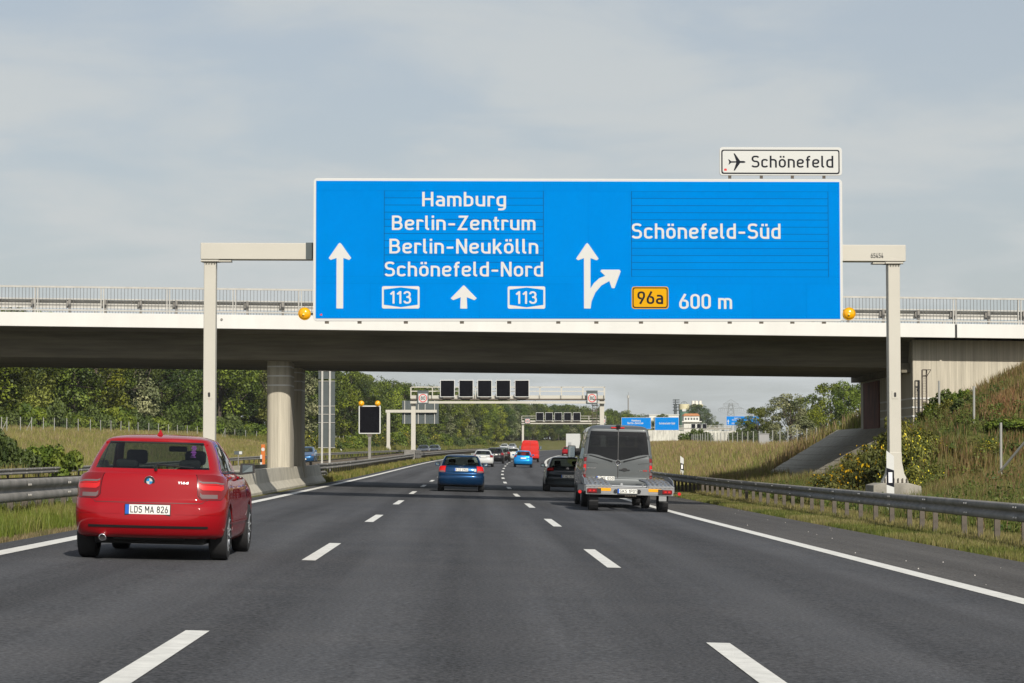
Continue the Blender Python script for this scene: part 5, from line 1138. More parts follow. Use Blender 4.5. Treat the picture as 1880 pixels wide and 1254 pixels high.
# far blue signs
def blue_sign(Y, x0, x1, y0, y1, lines, label, beam=None, arrows=()):
    e = empty('direction_sign', label=label, cat='road sign'); a = at(x0, y0, Y); b = at(x1, y1, Y); k_ = Y / FPX
    MB().box(a.x, b.x, Y, Y + .15, b.z, a.z).build('frame', SWHITE, e); MB().box(a.x + .08, b.x - .08, Y - .02, Y - .001, b.z + .08, a.z - .08).build('face', BLUE, e)
    for tx, xa, xb, yb, yt in lines: lettering(tx, at(xa, 775, Y).x, at(xb, 775, Y).x, at((xa + xb) / 2, yb, Y).z, (yb - yt) * k_, lambda x, z, o: (x, Y - .03 - o * 10, z), SWHITE, e, thick=.085)
    for xc, y0_, y1_ in arrows:
        w = (y0_ - y1_) * .17; p = [(xc - w * .4, y0_), (xc - w * .4, y1_ + 4), (xc - w * 1.3, y1_ + 4), (xc, y1_), (xc + w * 1.3, y1_ + 4), (xc + w * .4, y1_ + 4), (xc + w * .4, y0_)]
        MB().prism([(at(q[0], 775, Y).x, at(q[0], q[1], Y).z) for q in p], Y - .06, Y - .03).build('lane_arrow', SWHITE, e)
    mid = at((x0 + x1) / 2, y1, Y)
    for f in (.2, .8):
        xx = a.x + (b.x - a.x) * f; MB().box(xx - .2, xx + .2, Y + .16, Y + .5, float(gz(s_of_Y(Y, xx - 0))) - .5, a.z - .5).build('post', STEELW, e)
    return e
blue_sign(700, 1141, 1195.5, 766.5, 788, [('Hamburg', 1159.5, 1176, 773.8, 770.3), ('Berlin-Zentrum', 1152, 1181, 778.6, 775)], 'far blue direction sign partly hidden behind the top of the grey van')
blue_sign(702, 1202, 1246.5, 766, 790, [('Schönefeld-Süd', 1210, 1239, 779, 775.5)], 'far blue direction sign with one line of text right of the grey van')
blue_sign(950, 1333.5, 1395, 764, 781, [('Hamburg', 1348, 1360, 769, 766.5), ('Berlin-Zentrum', 1344, 1363, 772, 769.8), ('Schönefeld', 1377, 1391, 769.5, 766.8), ('113', 1343, 1348, 779, 776), ('113', 1359, 1364, 779, 776)], 'most distant blue direction sign in front of the pylon', arrows=[(1337, 779, 770), (1372, 779, 770)])
# ================================================================== median furniture beyond the bridge
e = empty('display_sign', RP(172, -8.05, .2), label='square black display sign on a single post in the median', cat='display sign')
b0 = Vector(e.location); c = at(678.5, 770.5, 172) - b0
MB().prism(rrect(c.x - .79, c.x + .79, c.z - 1.02, c.z + 1.02, .08), -.0, .3).build('housing', SWHITE, e, bevel=.01); MB().box(c.x - .71, c.x + .71, -.015, -.001, c.z - .94, c.z + .94).build('led_face', LED, e)
MB().box(c.x - .10, c.x + .10, .05, .25, -.3, c.z - 1.02).build('post', GALV, e); MB().box(c.x - .2, c.x + .2, .02, .28, c.z - 1.2, c.z - 1.02).build('bracket', GALVD, e)
for px, w_ in ((663.5, 'left'), (693.5, 'right')): warning_lamp(at(px, 740.5, 172.1), .19, 'amber warning lamp on top of the square display sign, %s one' % w_)
e = empty('tall_sign', RP(131, -8.05, .2), label='tall narrow road sign seen from its grey back on two posts', cat='road sign'); b0 = Vector(e.location)
def tb(x0, x1, y0, y1, name, m, d0, d1): 
    p = at(x0, y0, 131) - b0; q = at(x1, y1, 131) - b0; return MB().box(p.x, q.x, d0, d1, q.z, p.z).build(name, m, e)
for (y0, y1) in ((681, 695.5), (699.5, 745), (746, 760), (761, 775.5), (776.5, 822)):
    for x0, x1 in ((584.3, 591.5), (592, 605.3), (606, 614.7)): tb(x0, x1, y0, y1, 'sign_panel', SGREY, .1, .14)
for y in (681, 699.5, 745.5, 760.5, 776, 822): tb(584, 615, y - .5, y + .4, 'frame', GALVB, .06, .16)
for x in (591.2, 605.3): tb(x - 1.3, x + 1.3, 680, 868, 'post', GALVB, -.02, .07)
# cantilever sign of the opposite carriageway, from behind
Yc = 400
e = empty('cantilever_sign', label='cream cantilever post with large sign board seen from behind', cat='gantry')
a = at(713, 828, Yc); tpt = at(713, 757, Yc)
MB().box(a.x - .28, a.x + .28, Yc - .28, Yc + .28, a.z - .6, tpt.z).build('post', STEELW, e); MB().prism([(a.x - .6, a.z - .6), (a.x + .6, a.z - .6), (a.x + .28, a.z + 1), (a.x - .28, a.z + 1)], Yc - .3, Yc + .3).build('foot', STEELW, e)
q0 = at(708, 757.5, Yc); q1 = at(802, 752.5, Yc); MB().box(q0.x, q1.x, Yc - .3, Yc + .1, q0.z, q1.z).build('beam', STEELW, e)
q0 = at(738, 778, Yc); q1 = at(805.5, 735.5, Yc); wN = 7
for k in range(wN):
    xx0 = q0.x + (q1.x - q0.x) * k / wN; xx1 = q0.x + (q1.x - q0.x) * (k + 1) / wN
    for r_ in range(3):
        z0_ = q0.z + (q1.z - q0.z) * r_ / 3; z1_ = q0.z + (q1.z - q0.z) * (r_ + 1) / 3
        MB().box(xx0 + .01, xx1 - .01, Yc + .25, Yc + .33, z0_ + .01, z1_ - .01).build('sign_panel', SGREY, e)
for k in (.5, 3.1, 4.4, 6.2): xx = q0.x + (q1.x - q0.x) * k / wN; MB().box(xx - .06, xx + .06, Yc + .1, Yc + .24, q0.z, q1.z).build('stiffener', GALVB, e)
# sheet metal guard boxes round the gantry foot in the median
e = empty('crash_cushion', RP(232, -7.5, .2), (0, 0, -RH(232)), label='box of galvanised guard panels around the gantry foot in the median', cat='guard rail')
for x in (-.45, .45):
    for z in (.35, .75): MB().box(x - .04, x + .04, -4, 9, z, z + .32).build('rail_panel', GALV, e)
for y in (-4, 0, 4, 9): MB().box(-.5, .5, y - .06, y + .06, 0, 1.1).build('frame_post', GALV, e)

# ================================================================== delineators, phone, marker box
def delineator(s, u, label, h=1.02, rot=0.0, k=1.0):
    e = empty('delineator_post', GP(s, u), (0, 0, rot), label=label, cat='marker post', group='black and white delineator posts'); w = .06 * k
    def seg(z0, z1, sl0, sl1, m, name):
        tri = [(-w, 0), (w, .01), (w * .3, .09), (-w * .3, .09)]
        V = [(x, y - (.05), z0 + sl0 * x) for x, y in tri] + [(x, y - .05, z1 + sl1 * x) for x, y in tri]
        MB().hexa(V).build(name, m, e)
    q = -.35
    seg(-.3, .50 * h, 0, q, SWHITE, 'body'); seg(.50 * h, .76 * h, q, q, SBLACK, 'black_band'); seg(.76 * h, h, q, q * 2.2, SWHITE, 'cap')
    MB().box(-w * .5, w * .5, -.056, -.046, .55 * h, .71 * h).build('reflector', mat('reflector', (.8, .8, .8), .2), e)
    return e
def su(px, Y):
    X_ = at(px, 800, Y).x; s_ = s_of_Y(Y, 0); c = float(np.interp(s_, _s, _cx)); return float(s_), X_ - c
s_, u_ = su(1633.5, 64.0); delineator(s_, u_, 'white delineator post in front of the right gantry foot', h=1.75, k=1.7)
s_, u_ = su(1251.5, 124); delineator(s_, u_, 'white delineator post behind the guard rail right of the trailer', h=1.35, k=1.5)
s_, u_ = su(143.5, 140); delineator(s_, -23.3, 'delineator post left of the red hatchback roof', h=1.15, k=1.5)
delineator(250, -23.4, 'small delineator post beyond the far guard rail by the square display sign', h=1.1, k=1.5); delineator(330, -23.4, 'small delineator post beside the cantilever foot', h=1.1, k=1.5)
e = empty('emergency_phone', at(483, 856, 178), label='orange emergency telephone post left of the bridge pier', cat='emergency phone'); OR = mat('orange_plastic', (.50, .13, .015), .6)
MB().box(-.15, .15, -.15, .15, -.6, 1.62).build('body', OR, e, bevel=.03); MB().cyl((0, -.16, 1.25), (0, -.153, 1.25), .13, n=16).build('speaker_disc', SWHITE, e); MB().box(-.2, -.06, -.22, -.16, -.3, .85).build('reflector_strip', SWHITE, e); MB().box(-.2, -.06, -.225, -.221, .3, .55).build('black_band', SBLACK, e)
e = empty('small_sign', at(437.5, 872, 165), label='small marker plate on a thin post in the meadow left of the pier', cat='road sign')
MB().box(-.03, .03, -.03, .03, -.6, 1.55).build('post', GALV, e); MB().box(-.28, .28, -.05, -.03, 1.4, 1.65).build('plate', SGREY, e); MB().box(.05, .25, -.06, -.051, 1.43, 1.62).build('face', SWHITE, e)
e = empty('control_cabinet', at(1400.5, 818, 150), label='grey control cabinet standing in the long grass on the right bank', cat='cabinet')
MB().box(-.28, .38, -.2, .2, -.6, .72).build('body', mat('cabinet_grey', (.25, .25, .25), .6), e, bevel=.02); MB().box(-.24, .34, -.21, -.2, .05, .66).build('door', mat('cabinet_grey2', (.28, .28, .28), .6), e); MB().box(-.3, .4, -.22, .22, .72, .76).build('lid', MATS['cabinet_grey'], e)

# ================================================================== fences
def fence(pts, h, label, braces=(), mesh=True, r=.035):
    e = empty('wire_fence', label=label, cat='fence'); prev = None; wires = MB(); FM = mat('fence_zinc', (.30, .30, .28), .6, .1)
    for i, p in enumerate(pts):
        p = Vector(p); MB().cyl(p - Vector((0, 0, .3)), p + Vector((random.uniform(-.03, .03), 0, h)), r, n=6).build('post', FM, e)
        if i in braces: MB().cyl(p + Vector((0, 0, h * .85)), p + Vector((-.7, 0, 0)), r * .8, n=6).build('brace', FM, e)
        if prev is not None and mesh:
            for z in np.linspace(.1, .97, 5): wires.cyl(prev + Vector((0, 0, h * z)), p + Vector((0, 0, h * z)), .003, n=3, caps=False)
            n = 6
            for k in range(1, n): q = prev.lerp(p, k / n); wires.cyl(q, q + Vector((0, 0, h * .95)), .0025, n=3, caps=False)
        prev = p
    if mesh: wires.build('wire_mesh', FM, e, kind='stuff')
    return e
pts = []
for px in (2, 12, 37, 57, 79, 99, 122, 143, 165, 184, 203, 221, 236, 253, 272, 290, 308, 325, 343, 361, 412, 430, 450, 470):
    Y = 200 + px * .30; X_ = at(px, 800, Y).x; s_ = float(s_of_Y(Y, X_)); c = float(np.interp(s_, _s, _cx)); pts.append(GP(s_, X_ - c))
fence(pts, 1.75, 'long wire mesh fence along the top of the left meadow below the trees', braces=(1, 3, 20), r=.045)
pts = [GP(s, -31.0) for s in np.arange(310, 620, 5.0)]
fence(pts, 2.0, 'wire mesh fence below the wood beyond the bridge', r=.045)
pts = [GP(s, 18.5 + .02 * (s - 112)) for s in np.arange(125, 262, 5.0)]
fence(pts, 1.5, 'wire fence on top of the right bank beyond the bridge', r=.035)
e = empty('bank_fence', label='bare fence posts with a slanting brace on the slope below the wing wall', cat='fence'); FM = MATS['fence_zinc']
for px, y0, y1, Y in ((1724, 699, 762, 87.6), (1788, 709, 802, 80), (1837.5, 776, 852, 72)):
    a = at(px, y0, Y); b = at(px, y1, Y); MB().cyl((b.x, Y, b.z - .8), a, .04, n=8).build('post', FM, e)
a = at(1834, 856, 72); b = at(1888, 804, 71); MB().cyl(a - Vector((0, 0, .2)), b, .04, n=8).build('brace', FM, e)
e = empty('slope_gate', label='narrow metal ladder gate frame standing at the wing wall corner', cat='gate')
for px, y0, y1 in ((1693, 679, 742), (1701, 679, 742)): a = at(px, y0, 89.4); b = at(px, y1 + 16, 89.4); MB().cyl(b - Vector((0, 0, .6)), a, .03, n=6).build('post', GALVD, e)
for y in (679, 690, 738): a = at(1693, y, 89.4); b = at(1701, y, 89.4); MB().cyl(a, b, .025, n=6).build('rail', GALVD, e)
mb = MB()
for y in range(692, 738, 3): mb.cyl(at(1693, y, 89.4), at(1701, y, 89.4), .008, n=4)
mb.build('rung', GALVD, e, kind='stuff')
a = at(1686, 698, 89.4); b = at(1686, 770, 89.4); MB().cyl(b, a, .035, n=8).build('post', DARK, e)
a = at(1701, 679, 89.4); b = at(1709, 679, 88.9); MB().cyl(a, b, .015, n=5).cyl(b, at(1702, 690, 89.4), .012, n=5).build('strut', GALVD, e)

# ================================================================== pale wall, buildings, mast, pylon
WALLP = mat('weathered_white_panel', (.50, .49, .44), .85, var=.3, vscale=1.5, stretch=(2, 2, .4))
e = empty('noise_barrier', label='weathered white panel wall along the top of the right bank', cat='wall'); px = 1190.0; k = 0
while px < 1376:
    w = random.choice((7.5, 8, 8.5)); Y = 330 + (px - 1190) * .1; a = at(px, 790 + (px - 1190) * .006 + random.uniform(-.6, .6), Y); b = at(px + w - .35, 812, Y)
    MB().box(a.x, b.x, Y + random.uniform(-.03, .03), Y + .18, b.z - 1.5, a.z).build('wall_panel', WALLP, e); px += w; k += 1
def bz0(px, Y): return float(gz(s_of_Y(Y, 0))) + 2.5
e = empty('silo_tower', at(1252, 780, 1200), label='green and cream silo tower with steel stair and crane hoop', cat='silo'); b0 = Vector(e.location); kk = 1200 / FPX
def pz(y): return at(1255, y, 1200).z - b0.z
def pxx(x): return at(x, 760, 1200).x - b0.x
cr_ = MB().cyl((pxx(1256), 0, -8), (pxx(1256), 0, pz(752)), 9.5 * kk, n=24).build('silo_body', mat('silo_green', (.07, .16, .11), .7), e, smooth=True)
MB().cyl((pxx(1256), 0, pz(752)), (pxx(1256), 0, pz(742)), 10.2 * kk, n=24).build('silo_top', mat('silo_cream', (.55, .50, .32), .7), e, smooth=True)
MB().box(pxx(1256) - 4.5 * kk, pxx(1256) + 4.5 * kk, -10.6 * kk, -10.0 * kk, pz(755.5), pz(751.5)).build('name_board', SWHITE, e)
MB().box(pxx(1240) - 2.2 * kk, pxx(1240) + 2.2 * kk, -2, 2, -8, pz(742)).build('stair_tower', SGREY, e)
for y in (735, 739, 743, 748, 754): MB().box(pxx(1236), pxx(1247), -2.5, 2.5, pz(y), pz(y) + .4).build('stair_landing', SGREY, e)
MB().cyl((pxx(1240), 0, pz(742)), (pxx(1240), 0, pz(733)), .25, n=6).build('stack', SGREY, e)
hp = MB()
for k in range(10): 
    a0, a1 = math.pi * k / 10, math.pi * (k + 1) / 10; hp.cyl((pxx(1256) + 6 * kk * math.cos(a0), 0, pz(742.5) + 5 * kk * math.sin(a0)), (pxx(1256) + 6 * kk * math.cos(a1), 0, pz(742.5) + 5 * kk * math.sin(a1)), .12, n=5)
hp.build('hoop', SGREY, e); MB().cyl((pxx(1256), 0, pz(742)), (pxx(1256), 0, pz(737.5)), .12, n=5).build('strut', SGREY, e)
MB().box(pxx(1272), pxx(1292), 4, 14, pz(747), pz(742)).build('roof_tank', mat('silo_cream', (.55, .50, .32)), e)
for x in (1272.5, 1279, 1286): MB().cyl((pxx(x + 3), 9, pz(742)), (pxx(x + 3), 9, pz(735)), 2.9 * kk, n=14).build('roof_tank', mat('tank_white', (.62, .60, .56), .6), e, smooth=True)
Yb = 1000; e = empty('orange_roof_building', at(1270, 780, Yb), label='white building with orange roof beside the silo', cat='building'); b0 = Vector(e.location)
ox = lambda x: at(x, 770, Yb).x - b0.x
oz = lambda y: at(1270, y, Yb).z - b0.z
WB = mat('white_render', (.60, .59, .55), .8, var=.08, vscale=.4); MB().box(ox(1255.5), ox(1284), 0, 9, -8, oz(763.5)).build('wall', WB, e)
MB().hexa([(ox(1254.5), -.4, oz(763.5)), (ox(1285), -.4, oz(763.5)), (ox(1285), 9.4, oz(763.5)), (ox(1254.5), 9.4, oz(763.5)), (ox(1258), 2, oz(759)), (ox(1282), 2, oz(759)), (ox(1282), 7, oz(759)), (ox(1258), 7, oz(759))]).build('roof', mat('orange_tile', (.42, .17, .06), .8, var=.2, vscale=2), e)
for i in range(5): MB().box(ox(1257.5 + i * 5.2), ox(1260.5 + i * 5.2), -.05, .05, oz(771), oz(767)).build('window', SGREY, e)
MB().box(ox(1252), ox(1288), -1, 3, oz(775), oz(773.3)).build('canopy', WB, e)
Yb = 1150; e = empty('flat_roof_hall', at(1230, 785, Yb), label='long pale flat roofed hall behind the blue signs', cat='building'); b0 = Vector(e.location)
MB().box(at(1192, 770, Yb).x - b0.x, at(1246, 770, Yb).x - b0.x, 0, 30, -9, at(1220, 762, Yb).z - b0.z).build('wall', WB, e); MB().box(at(1191, 770, Yb).x - b0.x, at(1247, 770, Yb).x - b0.x, -.3, 30.3, at(1220, 762, Yb).z - b0.z, at(1220, 760.7, Yb).z - b0.z).build('roof_edge', SWHITE, e)
Ym = 1500; e = empty('radio_mast', at(1153.5, 775, Ym), label='thin radio mast on the horizon left of the silo', cat='mast'); b0 = Vector(e.location); zz = lambda y: at(1153, y, Ym).z - b0.z
MB().cyl((0, 0, -10), (0, 0, zz(730)), .5, .35, 8).build('mast_shaft', GALV, e); MB().cyl((0, 0, zz(731)), (0, 0, zz(726)), .7, n=10).build('antenna_ring', GALVB, e); MB().cyl((0, 0, zz(726)), (0, 0, zz(720)), .12, n=5).build('antenna', GALV, e)
# power pylon with cables
Yp = 1300; e = empty('power_pylon', at(1342, 785, Yp), label='lattice power pylon with two cross arms on the horizon', cat='pylon'); b0 = Vector(e.location); kp = Yp / FPX; zz = lambda y: at(1342, y, Yp).z - b0.z; xx = lambda x: at(x, 760, Yp).x - b0.x
PM = mat('pylon_steel', (.16, .17, .17), .7); mb = MB(); zt_ = zz(740)
lv = [(-10, 2.6), (zz(765), 1.9), (zz(757), 1.6), (zz(749), 1.3), (zt_, .8)]
for (z0, w0), (z1, w1) in zip(lv[:-1], lv[1:]):
    for sx in (-1, 1):
        for sy in (-1, 1): mb.cyl((sx * w0, sy * w0, z0), (sx * w1, sy * w1, z1), .11, n=4)
        mb.cyl((sx * w0, -w0, z0), (-sx * w1, -w1, z1), .07, n=4); mb.cyl((sx * w0, w0, z0), (-sx * w1, w1, z1), .07, n=4)
mb.build('lattice_tower', PM, e)
for y, half, h_ in ((750, 23, 2.2), (741.5, 14, 3)):
    mb = MB(); z = zz(y)
    for sd in (-1, 1):
        n = 6
        for k in range(n):
            x0_, x1_ = sd * half * kp * k / n, sd * half * kp * (k + 1) / n; f0, f1 = 1 - k / n, 1 - (k + 1) / n
            mb.cyl((x0_, 0, z), (x1_, 0, z), .1, n=4); mb.cyl((x0_, 0, z + h_ * f0 * .8), (x1_, 0, z + h_ * f1 * .8), .08, n=4); mb.cyl((x0_, 0, z), (x1_, 0, z + h_ * f1 * .8), .06, n=4); mb.cyl((x1_, 0, z), (x1_, 0, z - 1.3), .08, n=4)
    mb.build('cross_arm', PM, e)
mb = MB()
for sd, half in ((1, 23), (-1, 23), (1, 13), (-1, 13)):
    x0_ = sd * half * kp; prev = None
    for k in range(15):
        f = k / 14; p = Vector((x0_ + f * 70, f * 160, zz(750 if half > 20 else 741) - 1.4 - 26 * f * (1 - f) * .8)); 
        if prev: mb.cyl(prev, p, .03, n=3, caps=False)
        prev = p
mb.build('power_line', PM, e)
# ================================================================== vegetation
LEAF = mat_leaf('tree_leaves', trans=.20); BUSHM = mat_leaf('bush_leaves', trans=.32, rnd=.18); GRASSM = mat_leaf('grass_blades', trans=.35, rnd=0.0)
def leaf_cloud(r, centres, radii, per, size, c0, c1, up=.35, dens_var=.5):
    """leaf sized quads gathered in clumps; colour varies by clump and leaf"""
    C = []; RR = []; T = []
    for c, rad in zip(centres, radii):
        n = int(per * r.uniform(1 - dens_var, 1 + dens_var)); d = r.normal(size=(n, 3)); d /= np.linalg.norm(d, axis=1, keepdims=True)
        rr = rad * r.uniform(.35, 1.08, n) ** .6; C.append(c + d * rr[:, None] * np.array([1, 1, .8])); RR.append(d); T.append(np.full(n, r.uniform(0, 1)))
    C = np.concatenate(C); Dn = np.concatenate(RR); T = np.concatenate(T); n = len(C)
    nrm = Dn * .8 + r.normal(size=(n, 3)) * .7 + np.array([0, 0, up]); nrm /= np.linalg.norm(nrm, axis=1, keepdims=True)
    a = np.cross(nrm, r.normal(size=(n, 3))); a /= np.linalg.norm(a, axis=1, keepdims=True); b = np.cross(nrm, a); s = size * r.uniform(.6, 1.35, n)[:, None]
    fold = nrm * s * .25
    V = np.stack([C - a * s, C - b * s * .55 + fold, C + a * s, C + b * s * .55 + fold], 1).reshape(-1, 3); F = np.arange(4 * n).reshape(n, 4)
    t = np.clip(T * .8 + r.uniform(0, .25, n), 0, 1)[:, None] ** 1.3; col = np.array(c0) * (1 - t) + np.array(c1) * t
    return V, F, np.repeat(col, 4, 0)
def tree_proto(seed, H, Rr, c0, c1, clumps=34, per=165, leaf=.19, bare=.02, conic=0.0):
    r = np.random.default_rng(seed); cs = []; rs = []
    ctr = H * (bare + 1) / 2; hz = H * (1 - bare) / 2
    for k in range(clumps):
        z = r.uniform(-1, 1); wid = math.sqrt(max(0, 1 - abs(z) ** 2.6)) * (1 - conic * (z + 1) / 2); a = r.uniform(0, 2 * math.pi); q = r.uniform(.35, 1) ** .5 * wid
        cs.append(np.array([Rr * q * math.cos(a), Rr * q * math.sin(a), ctr + hz * z * .88])); rs.append(r.uniform(.20, .38) * Rr * 1.1 * (1 - conic * .4))
    V, F, c = leaf_cloud(r, cs, rs, per, leaf, c0, c1); me = np_mesh('crown', V, F, LEAF, col=c)
    mb = MB(); top = Vector((0, 0, H * .7)); mb.cyl((0, 0, -.4), (0.1, 0, H * .35), H * .022, H * .016, 8); mb.cyl((.1, 0, H * .35), top, H * .016, H * .006, 6)
    for k in range(9): c_ = Vector(cs[k]); st_ = Vector((.06, 0, H * r.uniform(.22, .55))); mb.cyl(st_, c_, H * .008, H * .003, 5)
    o = mb.build('tmp', BARK, smooth='all'); tm = o.data; bpy.data.objects.remove(o)
    return me, tm, H, Rr
GR = [((.022, .042, .006), (.145, .195, .018)), ((.030, .052, .007), (.185, .235, .022)), ((.018, .036, .008), (.105, .150, .022)), ((.034, .054, .010), (.195, .225, .045)), ((.024, .045, .008), (.155, .205, .030)), ((.040, .062, .007), (.225, .26, .018))]
PROTO = [tree_proto(100 + i, 12.5, (4.0, 3.6, 4.3, 3.8, 3.4, 4.1)[i], *GR[i]) for i in range(6)]
FLOWER = tree_proto(120, 12, 4.0, (.06, .085, .03), (.30, .31, .16), leaf=.2)
CONI = tree_proto(121, 12, 2.4, (.018, .034, .014), (.05, .075, .03), clumps=40, per=80, leaf=.16, conic=.85)
KIND = {}
def proj(p):
    q = CAMR.transposed() @ (Vector(p) - Vector((0, 0, CAMZ))); return CX0 + FPX * q.x / -q.z
ZONES = [(-1e9, 'beyond the left picture edge'), (0, 'at the left picture edge'), (70, 'above the bushes on the left'), (150, 'above the left part of the red hatchback'), (215, 'above the middle of the red hatchback'), (290, 'just left of the left gantry post'), (376, 'just right of the left gantry post'), (430, 'just left of the bridge pier'), (490, 'behind the bridge pier'), (555, 'left of the tall narrow sign'), (592, 'behind the tall narrow sign'), (618, 'right of the tall narrow sign'), (650, 'behind the square display sign'), (700, 'behind the cantilever post'), (745, 'behind the left post of the nearer gantry'), (780, 'behind the back of the cantilever sign board'), (808, 'under the leftmost display panel'), (842, 'under the second display panel'), (876, 'under the middle display panel'), (910, 'under the fourth display panel'), (945, 'at the left post of the farther gantry'), (975, 'above the red delivery van'), (1000, 'behind the farther gantry panels'), (1040, 'above the dark grey hatchback'), (1075, 'above the grey van roof'), (1200, 'right of the grey van roof')]
def zone(p):
    x = proj(p); return [z for a, z in ZONES if x >= a][-1]
def tree(proto, s, u, h, label, group, dz=-.1, wide=1.0, name='deciduous_tree'):
    me, tm, H, Rr = proto; k = h / H
    if label.startswith('WOOD'):
        if proj(GP(s, u)) < -70: return None                 # wholly outside the picture
        kind = KIND.get(id(proto), 'leafy'); row = 'rear row' if label.endswith('2') else 'front row'
        label = '%s tree, %s, %s' % (kind, row, zone(GP(s, u)))
    e = empty(name, GP(s, u, dz), (0, 0, random.uniform(0, 6.28)), label=label, cat='tree', group=group); e.scale = (k * wide, k * wide, k)
    o = obj('crown', me, e); o2 = obj('trunk', tm, e); return e
for p_, k_ in zip(PROTO + [FLOWER], ('mid green', 'bright green', 'dark green', 'grey green', 'fresh green', 'yellow green', 'blossoming pale')): KIND[id(p_)] = k_
# the wood on the left seen under the bridge
WOODL = 'WOOD'
for s in np.arange(178, 392, 5.2):
    u = np.interp(s, [178, 250, 330, 392], [-46, -52, -53, -46]) + random.uniform(-3, 2.5)
    pr = random.choice(PROTO) if random.random() > .14 else FLOWER
    tree(pr, s, u, random.uniform(12, 14.5) * np.interp(s, [178, 392], [.88, 1.1]), WOODL, 'trees of the left wood')
    if random.random() < .9: tree(random.choice(PROTO), s + 2.0, u - 6 + random.uniform(-1, 1), random.uniform(13.5, 15.5) * np.interp(s, [178, 300, 392], [.86, 1.0, 1.1]), WOODL + '2', 'trees of the left wood, second row')
WOODC = 'WOOD'
for s in np.arange(388, 930, 5.5):
    u = np.interp(s, [388, 450, 520, 600, 760, 930], [-41, -37, -36, -37, -42, -46]) + random.uniform(-1.5, 1.5); hgt = np.interp(s, [388, 450, 560, 680, 760, 930], [14.5, 13.0, 12.5, 12.5, 11.5, 11]) * random.uniform(.86, 1.1)
    pr = random.choice(PROTO) if random.random() > .15 else FLOWER
    tree(pr, s, u, hgt, WOODC, 'trees of the wood beyond the bridge')
    if random.random() < .75: tree(random.choice(PROTO), s + 2, u - 7, hgt * random.uniform(1.0, 1.15), WOODC + '2', 'trees of the wood beyond, second row')
# right bank trees
RB = [(1392, 330, 5.5, 1, 1.2), (1420, 300, 5.6, 3, 1.2), (1452, 260, 6.0, 'F', 1.25), (1470, 300, 6.2, 0, 1.1), (1495, 330, 7.4, 4, 1.15), (1527, 330, 8.8, 1, 1.1), (1552, 300, 8.2, 0, .8), (1560, 345, 9.2, 'C', .9), (1588, 330, 8.8, 2, 1.2), (1610, 330, 9, 3, 1.2), (1510, 280, 5.0, 5, 1.2), (1375, 360, 4.6, 0, 1.2), (1635, 330, 9, 1, 1.2)]
NTH = ['low leafy tree at the left end of the row right of the far blue sign', 'pale rounded tree in the row on the right bank', 'blossoming pale bushy tree behind the right bank fence', 'low green tree behind the blossoming tree', 'mid green tree in the middle of the right bank row', 'broad green tree left of the conifer', 'slim green tree next to the conifer', 'dark pointed conifer rising above the right bank row', 'dark leafy tree next to the abutment', 'pale tree mostly hidden behind the abutment', 'yellow green low tree in front of the right bank row', 'small tree behind the right end of the white wall', 'tree hidden behind the right abutment wall']
for (px, Y, h_, k, wd), lab in zip(RB, NTH):
    X_ = at(px, 800, Y).x; s_ = float(s_of_Y(Y, X_)); c = float(np.interp(s_, _s, _cx)); pr = FLOWER if k == 'F' else CONI if k == 'C' else PROTO[k]
    tree(pr, s_, X_ - c, h_, lab, None, wide=wd, name='conifer_tree' if k == 'C' else 'deciduous_tree')
# distant trees
DT = [(x, 900 + 40 * math.sin(x), random.uniform(9, 12)) for x in range(1040, 1200, 11)]
for px, Y, h_ in DT:
    X_ = at(px, 800, Y).x; tree(random.choice(PROTO), 100, 0, h_, 'distant tree on the skyline between the gantries and the blue signs', 'distant skyline trees', wide=1.15).location = (X_, Y, at(px, 765, Y).z - h_ + random.uniform(-1.2, 1.2))
for px, Y, h_, yb, lab in ((1275, 1180, 13, 742, 'tall dark tree in front of the silo tanks'), (1287, 1100, 14, 743, 'broad dark tree right of the silo'), (1300, 1060, 8, 758, 'lower tree sloping down right of the silo'), (1218, 760, 7, 760, 'bushy tree behind the far blue signs'), (1318, 900, 6, 774, 'low tree below the power pylon'), (1212, 1000, 8, 762, 'tree between the two far blue signs')):
    X_ = at(px, 800, Y).x; t_ = tree(PROTO[2], 100, 0, h_, lab, None, wide=1.1); t_.location = (X_, Y, at(px, yb, Y).z - h_)
# bushes
def bush_proto(seed, c0, c1, leaf=.07, clumps=26, per=120, flower=None, nf=0):
    r = np.random.default_rng(seed); cs = []; rs = []
    for k in range(clumps):
        a = r.uniform(0, 6.28); q = r.uniform(.1, 1) ** .6; z = r.uniform(.12, .9) * (1 - .45 * q * q); cs.append(np.array([q * math.cos(a) * .8, q * math.sin(a) * .8, z])); rs.append(r.uniform(.18, .32))
    V, F, c = leaf_cloud(r, cs, rs, per, leaf, c0, c1)
    if flower is not None:
        fs_ = [cs[i] for i in r.integers(0, clumps, 30)]; V2, F2, c2 = leaf_cloud(r, fs_, [.33] * 30, nf / 30, leaf * .85, flower[0], flower[1]); F = np.concatenate([F, F2 + len(V)]); V = np.concatenate([V, V2]); c = np.concatenate([c, c2])
    mb = MB()
    for k in range(7): mb.cyl((0, 0, -.2), Vector(cs[k]) * .8, .03, .01, 5)
    o = mb.build('tmp', BARK); tm = o.data; bpy.data.objects.remove(o)
    return np_mesh('foliage', V, F, BUSHM, col=c), tm
BU = [bush_proto(1, (.06, .105, .012), (.19, .24, .026)), bush_proto(2, (.04, .07, .016), (.11, .145, .034)), bush_proto(3, (.065, .11, .014), (.21, .26, .034))]
BY = bush_proto(4, (.06, .075, .02), (.16, .16, .04), leaf=.05, flower=((.55, .30, .01), (.75, .50, .02)), nf=260); BYY = bush_proto(5, (.07, .09, .02), (.20, .20, .04), leaf=.05, flower=((.60, .50, .02), (.70, .62, .05)), nf=170)
